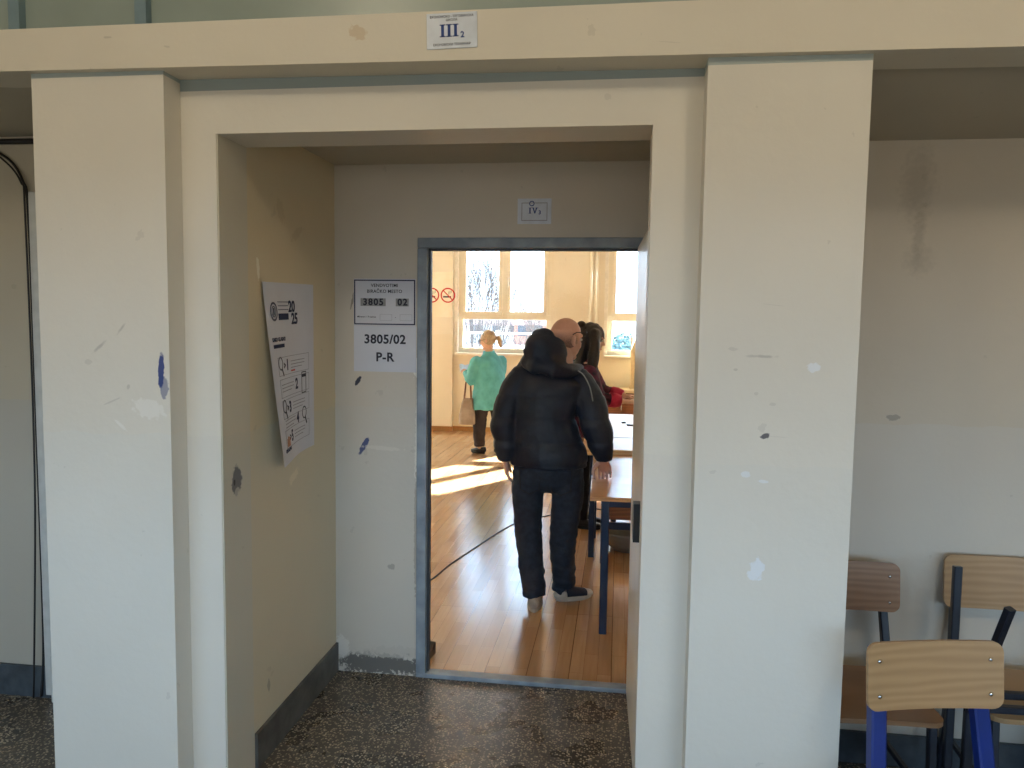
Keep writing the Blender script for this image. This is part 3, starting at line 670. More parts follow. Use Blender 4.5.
# cable on the floor
pts = [(-1.40, 4.2), (-1.202, 4.77), (-1.136, 5.16), (-1.017, 5.675), (-.923, 6.064), (-.803, 6.407), (-.549, 6.70), (-.42, 6.95), (-.25, 7.0), (.1, 6.9)]
bm = nb(); tube(bm, spline([(x, y, .0045) for x, y in pts], 8), .0042, 8); tag(obj('floor_cable', bm, M['cable'], None, True), 'thin black cable curving across the parquet floor behind the man', 'cable')
bm = nb(); v = [bm.verts.new(p) for p in ((0, 0, 0), (.035, 0, 0), (.035, .15, 0), (0, .15, 0), (0, .15, .06), (.035, .15, .06))]
for f_ in ((0, 1, 2, 3), (2, 3, 4, 5), (0, 1, 5, 4), (0, 3, 4), (1, 2, 5)): bm.faces.new([v[i] for i in f_])
o = obj('door_wedge', bm, mat('dark_wood_wedge', (86, 72, 60), .6)); o.location = (-.953, 3.60, 0); o.rotation_euler = (0, 0, -.15); tag(o, 'small dark wedge on the floor by the left side of the doorway', 'doorstop')

# ------------------------------------------------------------------ school chairs
M['ply'] = plywood('chair_plywood', (176, 142, 100), (164, 129, 89), .4, 2.0); M['ply2'] = plywood('chair_plywood_dark', (150, 114, 82), (134, 99, 68), .35, 2.2)
M['tube_dark'] = mat('dark_navy_tube', (26, 32, 44), .35); M['tube_blue'] = mat('bright_blue_tube', (12, 44, 124), .35, (9, 36, 104), 5)
def rounded_panel(bm, w_, h, r, th, bend, mx, n=6, tilt=0):
    """bent plywood panel in local xz plane, thickness along y, corners rounded"""
    out = []
    for cx, cz, a0 in ((w_/2-r, h/2-r, 0), (-w_/2+r, h/2-r, 90), (-w_/2+r, -h/2+r, 180), (w_/2-r, -h/2+r, 270)):
        for k in range(n+1):
            a = math.radians(a0+90*k/n); out.append((cx+r*math.cos(a), cz+r*math.sin(a)))
    g = nb(); fv = [g.verts.new((x, 0, z)) for x, z in out]; fc = g.faces.new(fv)
    for i in range(1, 10):
        x = -w_/2+w_*i/10
        bmesh.ops.bisect_plane(g, geom=g.verts[:]+g.edges[:]+g.faces[:], plane_co=(x, 0, 0), plane_no=(1, 0, 0))
    ex = bmesh.ops.extrude_face_region(g, geom=g.faces[:]); 
    for v_ in ex['geom']:
        if isinstance(v_, bmesh.types.BMVert): v_.co.y += th
    for v_ in g.verts: v_.co.y += bend*(1-(2*v_.co.x/w_)**2)
    g.transform(mx); me = bpy.data.meshes.new('t'); g.to_mesh(me); g.free(); bm.from_mesh(me); bpy.data.meshes.remove(me)
def school_chair(label, loc, rz, ply, tubem, top=.85, bh=.19, bw=.385, sw=.38, sd=.40, post=.028, pw=None, group=None, parts=True):
    """seat front points to local -y"""
    t = thing('school_chair', label, 'chair', loc, rz, group); pw = pw or post
    zs = .45
    bm = nb(); rounded_panel(bm, sw, sd, .05, .016, -.004, Matrix.Translation((0, -.0, zs)) @ Matrix.Rotation(-PI/2, 4, 'X')); obj('seat', bm, ply, t)
    yb = sd/2
    bm = nb(); rounded_panel(bm, bw, bh, .03, .012, .018, Matrix.Translation((0, yb+.02, top-bh/2)) @ Matrix.Rotation(-.10, 4, 'X')); bk = obj('backrest', bm, ply, t)
    for sx in (-1, 1):
        for dz in (.05, .145):
            bm = nb(); ball(bm, (sx*(bw/2-.035), yb+.024+.005*(1 if dz < .1 else -1), top-dz), (.006, .004, .006), seg=10); obj('rivet', bm, M['chrome'], bk, True)
        x = sx*(sw/2-.03); xp = sx*(bw/2-.055)
        bm = nb(); bar(bm, (x, yb+.0, zs), (x, yb+.07, 0), pw, post); bar(bm, (x, yb+.012, zs-.02), (xp, yb+.078, top-.03), pw, post); obj('rear_post', bm, tubem, t)
        bm = nb(); bar(bm, (x, -sd/2+.05, zs-.004), (x, -sd/2+.02, 0), pw*.9, post); obj('front_leg', bm, tubem, t)
        bm = nb(); bar(bm, (x, -sd/2+.05, zs-.018), (x, yb, zs-.018), .022, .026); obj('side_rail', bm, tubem, t)
        bm = nb(); bar(bm, (x, -sd/2+.035, .17), (x, yb+.045, .17), .018, .02); obj('stretcher', bm, tubem, t)
    for y in (-sd/2+.06, yb-.01):
        bm = nb(); bar(bm, (-sw/2+.03, y, zs-.018), (sw/2-.03, y, zs-.018), .022, .026); obj('cross_rail', bm, tubem, t)
    return t
school_chair('plywood school chair with bright blue legs, nearest of the chairs by the pillar', (.928, 1.965, 0), math.radians(12), M['ply'], M['tube_blue'], .84, .185, .388, post=.034, pw=.044)
school_chair('brown school chair half hidden behind the right pillar, its back to the wall', (.862, 2.70, 0), math.radians(3), M['ply2'], M['tube_dark'], .835, .18, .385)
school_chair('plywood school chair with dark legs against the wall, behind the bare steel frame', (1.412, 2.77, 0), math.radians(-2), M['ply'], M['tube_dark'], .86, .195, .40)
# bare chair frame without seat or backrest
t = thing('chair_frame', 'bare dark steel chair frame without seat or backrest, in front of the rightmost chair', 'chair frame', (1.35, 2.62, 0))
for nm, a, b in (('post', (1.185, 2.80, 0), (1.205, 2.86, .86)), ('post', (1.14, 2.56, 0), (1.135, 2.55, .50)), ('post', (1.135, 2.55, .48), (1.185, 2.445, .86)), ('leg', (1.69, 2.56, 0), (1.68, 2.58, .52)), ('leg', (1.69, 2.76, 0), (1.68, 2.74, .52)),
                 ('rail', (1.135, 2.64, .50), (1.68, 2.66, .50)), ('rail', (1.135, 2.54, .50), (1.68, 2.555, .50)), ('rail', (1.137, 2.53, .50), (1.19, 2.83, .50)), ('rail', (1.68, 2.55, .50), (1.68, 2.76, .50))):
    bm = nb(); bar(bm, a, b, .024 if nm != 'post' else .028, .024); obj(nm, bm, M['tube_dark'], t, False, True)

# ------------------------------------------------------------------ people
M['skin'] = mat('skin', (204, 164, 146), .5, (192, 150, 132), 12); M['skin2'] = mat('skin_light', (220, 184, 164), .5, (210, 170, 150), 12)
M['eye'] = mat('eye_white', (225, 222, 216), .2); M['iris'] = mat('dark_iris', (44, 30, 24), .2); M['lip'] = mat('lip_skin', (176, 104, 96), .5)
def fr(y, z):
    y = V(y).normalized(); z = V(z); z = (z-y*z.dot(y)).normalized(); x = y.cross(z)
    return Matrix((x, y, z)).transposed()
def add_hand(bm, wrist, y, back, side, curl=(.35, .45, .3), thumb=None, sc=1.0, spread=.06):
    """palm, four bent fingers of different lengths, and a thumb from the side of the palm; side +1: thumb towards y x back"""
    R_ = fr(y, back); W = V(wrist)
    T = lambda p: W+R_ @ (V(p)*sc)
    X = R_ @ V((1, 0, 0))
    limb(bm, [(T((0, -.03, 0)), (.027*sc, .020*sc)), (T((0, .01, 0)), (.028*sc, .019*sc)), (T((.001*side, .05, .002)), (.040*sc, .015*sc)), (T((0, .088, 0)), (.041*sc, .012*sc))], ref=X, n=14)
    for i, (x, l) in enumerate(((.032, .070), (.0107, .078), (-.0107, .073), (-.032, .057))):
        p = V((x*side, .085-.004*abs(i-1.3), .0)); a = 0; pts = [(T(p), .0088*sc)]; sp = spread*(1.5-i)*side
        for k, (c_, f_) in enumerate(zip(curl, (.46, .30, .24))):
            a += c_*(1+.12*(i-1.5)*(k > 0)); p = p+V((math.sin(sp)*math.cos(a), math.cos(sp)*math.cos(a), -math.sin(a)))*l*f_
            pts.append((T(p), (.0088-.0009*(k+1))*sc))
        limb(bm, pts, ref=X, n=10)
    th = thumb or ((.030, .022, -.004), (.052, .048, -.014), (.060, .075, -.022), (.058, .096, -.030))
    limb(bm, [(T((p[0]*side, p[1], p[2])), r_*sc) for p, r_ in zip(th, (.014, .0115, .0098, .0082))], ref=X, n=10)
def add_head(bm, c, yw, pt=0, rl=0, sc=1.0):
    R_ = Matrix.Rotation(yw, 3, 'Z') @ Matrix.Rotation(pt, 3, 'X') @ Matrix.Rotation(rl, 3, 'Y')
    T = lambda p: V(c)+R_ @ (V(p)*sc)
    def bl(p, r_): ball(bm, T(p), [q*sc for q in r_], R_)
    def lb(*a, n=10): limb(bm, [(T(p), r_*sc) for p, r_ in a], n=n)
    bl((0, -.012, .028), (.077, .098, .096)); bl((0, .028, -.03), (.063, .066, .085)); bl((0, .02, -.07), (.052, .055, .045)); bl((0, .066, -.098), (.026, .020, .019))
    lb(((0, .086, .018), .008), ((0, .104, -.016), .011), ((0, .106, -.020), .010)); lb(((-.013, .094, -.022), .008), ((.013, .094, -.022), .008))
    lb(((-.048, .066, .032), .011), ((-.02, .083, .030), .011), ((.02, .083, .030), .011), ((.048, .066, .032), .011))
    for s in (-1, 1):
        bl((s*.042, .052, -.028), (.024, .026, .024))
        ball(bm, T((s*.079, -.008, .0)), (.009*sc, .019*sc, .031*sc), R_ @ Matrix.Rotation(s*.35, 3, 'Z')); bl((s*.078, .0, -.022), (.008, .012, .012))
    lb(((-.022, .080, -.058), .007), ((0, .088, -.055), .008), ((.022, .080, -.058), .007)); lb(((-.018, .080, -.066), .007), ((0, .086, -.068), .008), ((.018, .080, -.066), .007))
    return T, R_
def face_parts(T, R_, sc, root):
    for s in (-1, 1):
        bm = nb(); ball(bm, T((s*.031, .0815, .010)), (.0125*sc, .009*sc, .0085*sc), R_, 12); eb = obj('eye', bm, M['eye'], root, True, True)
        ib = nb(); ball(ib, T((s*.031, .0870, .009)), (.0052*sc, .0042*sc, .0052*sc), R_, 10); obj('iris', ib, M['iris'], eb, True, True)
        bm = nb(); limb(bm, [(T((s*.014, .093, .034)), .003*sc), (T((s*.031, .091, .038)), .0035*sc), (T((s*.047, .078, .033)), .0025*sc)], n=6); obj('eyebrow', bm, M['brow'], root, True, True)
    bm = nb(); limb(bm, [(T((-.022, .083, -.061)), .004*sc), (T((0, .0935, -.0615)), .0055*sc), (T((.022, .083, -.061)), .004*sc)], n=8); obj('lips', bm, M['lip'], root, True, True)
M['brow'] = mat('brow_hair', (60, 46, 36), .8)
def glasses(T, R_, sc, root, m_, y=.108, z=.012, tilt=0):
    bm = nb(); q = lambda p: T((p[0], p[1], p[2]))
    for s in (-1, 1):
        loop = [q((s*.033+.024*math.cos(a), y-.006*abs(math.cos(a)), z+.019*math.sin(a))) for a in [2*PI*k/18 for k in range(19)]]
        tube(bm, loop, .0024*sc, 6)
        tube(bm, [q((s*.057, y-.006, z+.006)), q((s*.078, y-.03, z+.004)), q((s*.085, .0, z+tilt*.6)), q((s*.083, -.025, z-.014+tilt))], .0030*sc, 6)
    tube(bm, [q((-.010, y, z+.004)), q((0, y+.003, z+.007)), q((.010, y, z+.004))], .0022*sc, 6)
    g = obj('glasses', bm, m_, root, False, True)
    for s in (-1, 1):
        bm = nb(); A = [bm.verts.new(q((s*.033+.023*math.cos(2*PI*k/18), y-.006*abs(math.cos(2*PI*k/18)), z+.018*math.sin(2*PI*k/18)))) for k in range(18)]; bm.faces.new(A)
        obj('lens', bm, M['glass'], g, False, True)
def folds(amp, sc=9, zs=1.6):
    def f(co, n):
        v = noise.fractal(V((co.x*sc, co.y*sc, co.z*sc*zs)), 1.0, 2.0, 3); return amp*v
    return f
def shoe(name, heel, toe, m_up, m_sole, root, wid=.047, cap=None, hgt=.085):
    h, t = V(heel), V(toe); d = (t-h); L_ = d.length; d.normalize(); s = V((d.y, -d.x, 0))
    P = lambda a, z: h+d*L_*a+V((0, 0, z))
    bm = nb()
    limb(bm, [(P(.08, .05), (wid*.78, .040)), (P(.25, .052), (wid*.82, .044)), (P(.45, .046), (wid*.92, .034)), (P(.70, .036), (wid, .026)), (P(.90, .031), (wid*.8, .019))], ref=s, n=16)
    limb(bm, [(P(.14, .05), wid*.80), (P(.16, hgt), wid*.82)], n=14, cap=False)
    me = remesh(bm, .005, 2); up_ = mesh_obj(name, me, m_up, root, True, True)
    bm = nb(); n = 28; rings = []
    for z in (0, .004, .020, .026):
        g = []
        for k in range(n):
            a = 2*PI*k/n; u = .5+.5*math.cos(a); w_ = wid*(1.02 if u > .6 else .88+.2*u)*(1 if z not in (0, .026) else .96)
            g.append(bm.verts.new(h+d*(L_*u*1.0)+s*w_*math.sin(a)*(1-.25*abs(math.cos(a))**6)+V((0, 0, z+.012*max(0, u-.8)*2))))
        rings.append(g)
    for A, Bv in zip(rings, rings[1:]):
        for i in range(n): bm.faces.new((A[i], A[(i+1) % n], Bv[(i+1) % n], Bv[i]))
    bm.faces.new(rings[0][::-1]); bm.faces.new(rings[-1]); obj('sole', bm, m_sole, up_, True, True)
    if cap:
        bm = nb(); limb(bm, [(P(.82, .033), (wid*.95, .023)), (P(.95, .030), (wid*.72, .017))], ref=s, n=14); obj('toe_cap', bm, cap, up_, True, True)
        bm = nb(); limb(bm, [(P(.03, .038), (wid*.72, .030)), (P(.16, .045), (wid*.93, .046))], ref=s, n=14); obj('heel_counter', bm, cap if cap != M['paperw'] else m_sole, up_, True, True)
    return up_

# ---- the bald man in the black jacket
def man():
    base = (-.40, 4.52, 0)
    root = thing('person', 'man in black hooded puffer jacket, back to us, leaning one hand on the table', 'person', base)
    a = math.radians(10); S_ = V((math.cos(a), -math.sin(a), 0))
    # body
    bm = nb()
    T, R_ = add_head(bm, (-.315, 4.62, 1.602), math.radians(-48), math.radians(-6), math.radians(5), 1.02)
    limb(bm, [((-.345, 4.585, 1.40), (.075, .07)), ((-.33, 4.595, 1.47), (.060, .062)), (T((0, -.025, -.05)), (.058, .062)), (T((0, -.02, 0)), .05)], ref=S_)
    limb(bm, [((-.405, 4.53, .86), (.17, .12)), ((-.43, 4.54, 1.05), (.15, .11)), ((-.435, 4.56, 1.25), (.175, .115)), ((-.41, 4.575, 1.36), (.17, .09)), ((-.37, 4.585, 1.42), (.08, .07))], ref=S_)
    arms = {'L': [((-.58, 4.56, 1.33), .06), ((-.675, 4.50, 1.08), .05), ((-.657, 4.51, .91), .029)], 'R': [((-.23, 4.59, 1.34), .06), ((-.128, 4.525, 1.09), .05), ((-.080, 4.55, .915), .029)]}
    for k in arms: limb(bm, arms[k])
    legs = {'L': [((-.51, 4.52, .84), .075), ((-.515, 4.545, .45), .055), ((-.465, 4.46, .10), .042)], 'R': [((-.30, 4.54, .84), .075), ((-.310, 4.57, .43), .055), ((-.305, 4.605, .10), .042)]}
    for k in legs: limb(bm, legs[k])
    add_hand(bm, (-.655, 4.512, .885), (.06, .05, -1), (-1, -.25, 0), 1, (.25, .35, .25), sc=1.02)
    add_hand(bm, (-.078, 4.552, .888), (.10, .62, -.68), (0, .66, .62), -1, (.75, .65, .35), ((.030, .010, -.008), (.056, .022, -.036), (.060, .030, -.066), (.052, .042, -.094)), 1.04, .03)
    me = remesh(bm, .0045, 3)
    mesh_obj('body', me, M['skin'], root, True, True)
    face_parts(T, R_, 1.02, root)
    # cropped hair round the back and sides
    bm = nb(); ball(bm, T((0, -.016, .016)), (.0805*1.02, .0985*1.02, .0875*1.02), R_, 32)
    n1 = R_ @ V((0, -.25, 1)); n1.normalize(); n2 = R_ @ V((0, 1, .25)); n2.normalize()
    bmesh.ops.bisect_plane(bm, geom=bm.verts[:]+bm.edges[:]+bm.faces[:], plane_co=T((0, 0, .100)), plane_no=n1, clear_outer=True)
    bmesh.ops.bisect_plane(bm, geom=bm.verts[:]+bm.edges[:]+bm.faces[:], plane_co=T((0, .050, 0)), plane_no=n2, clear_outer=True)
    bmesh.ops.bisect_plane(bm, geom=bm.verts[:]+bm.edges[:]+bm.faces[:], plane_co=T((0, 0, -.060)), plane_no=R_ @ V((0, .3, -1)), clear_outer=True)
    hm, hn, hb = newmat('cropped_hair'); hb.inputs['Roughness'].default_value = .7
    gp = N(hn, 'ShaderNodeNewGeometry').outputs['Position']; hf = None
    for pc, pn, a_, b_ in ((T((0, 0, .035)), n1, .03, -.035), (T((0, .02, 0)), n2, .03, -.01)):
        sb = N(hn, 'ShaderNodeVectorMath', operation='SUBTRACT'); sb.inputs[1].default_value = pc; hn.links.new(gp, sb.inputs[0])
        dt = N(hn, 'ShaderNodeVectorMath', operation='DOT_PRODUCT'); dt.inputs[1].default_value = pn; hn.links.new(sb.outputs[0], dt.inputs[0])
        mr = N(hn, 'ShaderNodeMapRange'); mr.inputs[1].default_value = a_; mr.inputs[2].default_value = b_; hn.links.new(dt.outputs[1], mr.inputs[0])
        hf = mr.outputs[0] if hf is None else math_(hn, 'MULTIPLY', hf, mr.outputs[0])
    hf = math_(hn, 'MULTIPLY', hf, math_(hn, 'ADD', .55, math_(hn, 'MULTIPLY', noise_fac(hn, 220, 2, gp), .45)))
    hn.links.new(mixc(hn, hf, lin((204, 164, 146)), lin((104, 84, 76))), hb.inputs['Base Color'])
    obj('hair', bm, hm, root, True, True)
    glasses(T, R_, 1.02, root, M['black'], .104, .052, -.004)
    # trousers
    bm = nb()
    limb(bm, [((-.405, 4.525, .93), (.19, .135)), ((-.405, 4.525, .84), (.205, .145)), ((-.405, 4.53, .80), (.19, .13))], ref=S_)
    limb(bm, [((-.505, 4.52, .84), (.108, .12)), ((-.524, 4.53, .68), (.097, .105)), ((-.520, 4.545, .47), (.083, .088)), ((-.498, 4.505, .28), (.078, .084)), ((-.470, 4.465, .13), (.070, .074)), ((-.466, 4.46, .075), (.072, .078))], ref=S_, cap=False)
    limb(bm, [((-.300, 4.535, .84), (.108, .12)), ((-.284, 4.55, .68), (.097, .105)), ((-.306, 4.575, .45), (.084, .090)), ((-.312, 4.585, .28), (.076, .082)), ((-.306, 4.605, .15), (.072, .076)), ((-.303, 4.61, .085), (.074, .078))], ref=S_, cap=False)
    def tf(co, n):
        k = 1+1.6*max(0, 1-co.z/.35); return .006*k*noise.fractal(V((co.x*9, co.y*9, co.z*22)), 1, 2, 3)
    me = remesh(bm, .009, 4, tf); tr = mesh_obj('trousers', me, mat('dark_jeans', (34, 46, 62), .8, (25, 35, 48), 30, .2), root, True, True)
    bm = nb()
    for px, pz in ((-.50, .775), (-.315, .775)):
        frame = [(-.06, .07), (.06, .07), (.055, -.05), (0, -.075), (-.055, -.05)]
        pts = [V((px+x, 4.523-.118+.010*abs(x)/.06+(.0), pz+z)) for x, z in frame]; pts.append(pts[0])
        tube(bm, pts, .003, 6)
    obj('pocket_seam', bm, mat('seam_thread', (30, 31, 35), .8), tr, False, True)
    # jacket
    bm = nb()
    limb(bm, [((-.403, 4.525, .852), (.228, .165)), ((-.403, 4.525, .875), (.238, .172)), ((-.408, 4.527, .93), (.228, .168)), ((-.425, 4.532, 1.02), (.205, .160)), ((-.442, 4.54, 1.14), (.192, .155)), ((-.440, 4.555, 1.26), (.210, .155)), ((-.425, 4.57, 1.36), (.225, .135)), ((-.405, 4.58, 1.435), (.175, .108)), ((-.36, 4.59, 1.48), (.105, .09))], ref=S_, n=24, cap=False)
    limb(bm, [((-.575, 4.56, 1.36), .088), ((-.640, 4.53, 1.23), .088), ((-.668, 4.495, 1.08), .082), ((-.660, 4.50, .965), .070), ((-.657, 4.508, .91), .055), ((-.656, 4.51, .875), .050)], cap=False)
    limb(bm, [((-.235, 4.595, 1.345), .090), ((-.165, 4.565, 1.23), .094), ((-.128, 4.525, 1.10), .090), ((-.092, 4.535, .985), .078), ((-.080, 4.545, .925), .056), ((-.077, 4.55, .892), .050)], cap=False)
    ball(bm, (-.575, 4.56, 1.355), (.09, .09, .09)); ball(bm, (-.235, 4.595, 1.345), (.09, .09, .09))
    def jf(co, n):
        q = abs(math.sin(PI*(co.z-.87)/.135+.25*noise.noise(V((co.x*4, co.y*4, co.z*3))))); return .010*q**.6-.006+.005*noise.fractal(V((co.x*10, co.y*10, co.z*10)), 1, 2, 3)
    me = remesh(bm, .008, 3, jf); jm = mat('black_nylon', (12, 29, 48), .6, (9, 22, 37), 8, .25, 0, 30)
    jk = mesh_obj('jacket', me, jm, root, True, True)
    bm = nb()
    ball(bm, (-.452, 4.480, 1.56), (.098, .090, .092), seg=24); ball(bm, (-.448, 4.50, 1.612), (.072, .070, .060), seg=24); ball(bm, (-.40, 4.485, 1.53), (.100, .082, .095), seg=24)
    ball(bm, (-.42, 4.50, 1.46), (.115, .085, .085), seg=24)
    limb(bm, [((-.545, 4.56, 1.47), .042), ((-.525, 4.475, 1.465), .048), ((-.47, 4.415, 1.45), .055), ((-.38, 4.42, 1.43), .052), ((-.30, 4.48, 1.42), .045), ((-.255, 4.56, 1.425), .038), ((-.235, 4.63, 1.43), .030)])
    limb(bm, [((-.52, 4.475, 1.53), .042), ((-.47, 4.43, 1.52), .05), ((-.41, 4.43, 1.50), .052), ((-.34, 4.48, 1.49), .04)])
    me = remesh(bm, .008, 8, folds(.006, 9)); mesh_obj('hood', me, jm, jk, True, True)
    bm = nb()
    tube(bm, spline([(-.25, 4.515, 1.425), (-.205, 4.497, 1.40), (-.165, 4.478, 1.33), (-.145, 4.462, 1.25)], 6), .0035, 6)
    obj('piping', bm, mat('grey_piping', (120, 124, 130), .4), jk, True, True)
    g = mat('grey_canvas', (168, 160, 148), .75, (146, 138, 128), 40); sl = mat('pale_sole', (176, 170, 160), .6); ny = mat('navy_canvas', (30, 36, 50), .75)
    shoe('shoe', (-.460, 4.375, 0), (-.475, 4.655, 0), g, sl, root, .047)
    s2 = shoe('shoe', (-.345, 4.595, 0), (-.135, 4.715, 0), ny, sl, root, .047, mat('pale_toe', (196, 190, 178), .6))
man()

# ---- the dark haired woman in maroon
def woman_maroon():
    base = (-.28, 6.40, 0)
    root = thing('person', 'dark long-haired woman in maroon jacket with pink cuffs, reaching over the table', 'person', base)
    S_ = V((0, 1, 0)); bm = nb()
    T, R_ = add_head(bm, (-.222, 6.40, 1.565), math.radians(-86), math.radians(-14), 0, .98)
    limb(bm, [((-.265, 6.40, 1.33), .06), ((-.245, 6.40, 1.44), .05), (T((0, -.02, -.03)), .05)])
    limb(bm, [((-.285, 6.40, .85), (.15, .11)), ((-.275, 6.40, 1.05), (.13, .095)), ((-.27, 6.40, 1.25), (.16, .10)), ((-.265, 6.40, 1.35), (.12, .07))], ref=S_)
    ar = [((-.25, 6.235, 1.30), .05), ((-.15, 6.19, 1.10), .042), ((.03, 6.25, 1.075), .026)]; al = [((-.25, 6.565, 1.30), .05), ((-.14, 6.62, 1.12), .042), ((.05, 6.56, 1.09), .026)]
    limb(bm, ar); limb(bm, al)
    for y in (6.32, 6.48): limb(bm, [((-.29, y, .82), .09), ((-.285, y, .45), .06), ((-.285, y, .09), .04)])
    add_hand(bm, (.045, 6.255, 1.073), (1, .12, -.05), (0, -.25, 1), -1, (.35, .5, .35), None, .95); add_hand(bm, (.06, 6.555, 1.09), (1, -.2, -.05), (0, .2, 1), 1, (.4, .5, .4), None, .95)
    mesh_obj('body', remesh(bm, .005, 3), M['skin2'], root, True, True); face_parts(T, R_, .98, root)
    hm = mat('dark_hair', (30, 24, 26), .45, (16, 13, 15), 60, .3, 0, 120, (4, 4, .6))
    bm = nb()
    ball(bm, T((0, -.018, .032)), (.092, .108, .108), R_, 24)
    limb(bm, [((-.275, 6.40, 1.60), (.100, .075)), ((-.315, 6.40, 1.48), (.115, .080)), ((-.330, 6.40, 1.34), (.125, .075)), ((-.335, 6.39, 1.20), (.10, .055)), ((-.33, 6.39, 1.12), (.06, .03))], ref=S_)
    for y in (-1, 1): limb(bm, [((-.20, 6.40+y*.075, 1.62), .045), ((-.20, 6.40+y*.098, 1.50), .045), ((-.215, 6.40+y*.11, 1.38), .045), ((-.22, 6.40+y*.10, 1.27), .030), ((-.22, 6.40+y*.09, 1.21), .014)])
    mesh_obj('hair', remesh(bm, .007, 4, folds(.006, 26, .25)), hm, root, True, True)
    bm = nb(); ball(bm, (-.315, 6.39, 1.688), (.036, .036, .030)); limb(bm, [((-.285, 6.39, 1.665), .022), ((-.315, 6.39, 1.688), .022)]); obj('hair_bun', bm, hm, root, True, True)
    jm = mat('maroon_fleece', (104, 30, 58), .85, (38, 22, 40), 14, .3)
    bm = nb()
    limb(bm, [((-.29, 6.40, .745), (.20, .130)), ((-.285, 6.40, .85), (.195, .128)), ((-.278, 6.40, 1.02), (.165, .115)), ((-.27, 6.40, 1.18), (.185, .125)), ((-.265, 6.40, 1.30), (.19, .105)), ((-.258, 6.40, 1.37), (.11, .08)), ((-.25, 6.40, 1.41), (.075, .068))], ref=S_, n=22, cap=False)
    for sg_, pts in ((-1, ar), (1, al)):
        limb(bm, [(pts[0][0], .075), (V(pts[0][0]).lerp(V(pts[1][0]), .5), .068), (pts[1][0], .064), (V(pts[1][0]).lerp(V(pts[2][0]), .55), .056)])
    jk = mesh_obj('jacket', remesh(bm, .009, 3, folds(.006, 12)), jm, root, True, True)
    cm = mat('pink_red_cuff', (196, 44, 84), .8, (170, 34, 70), 20)
    for pts in (ar, al):
        a_, b_ = V(pts[1][0]), V(pts[2][0]); bm = nb(); limb(bm, [(a_.lerp(b_, .45), .060), (a_.lerp(b_, .7), .060), (a_.lerp(b_, .93), .048)], n=18, cap=False); obj('cuff', bm, cm, jk, True, True)
    bm = nb(); limb(bm, [((-.29, 6.40, .735), (.205, .134)), ((-.29, 6.40, .775), (.206, .135))], ref=S_, n=22, cap=False); obj('hem_band', bm, mat('tan_hem', (150, 120, 96), .8), jk, True, True)
    bm = nb(); limb(bm, [((-.29, 6.40, .86), (.15, .11)), ((-.29, 6.40, .76), (.16, .12))], ref=S_)
    for y in (6.32, 6.48): limb(bm, [((-.29, y, .82), .095), ((-.285, y, .45), .072), ((-.285, y, .2), .064), ((-.285, y, .075), .060)], cap=False)
    mesh_obj('trousers', remesh(bm, .01, 3, folds(.005, 12)), mat('black_trousers', (22, 23, 28), .8), root, True, True)
    for y in (6.32, 6.49): shoe('shoe', (-.345, y, 0), (-.105, y-.02, 0), M['black'], mat('black_sole', (14, 14, 15), .6), root, .042)
woman_maroon()

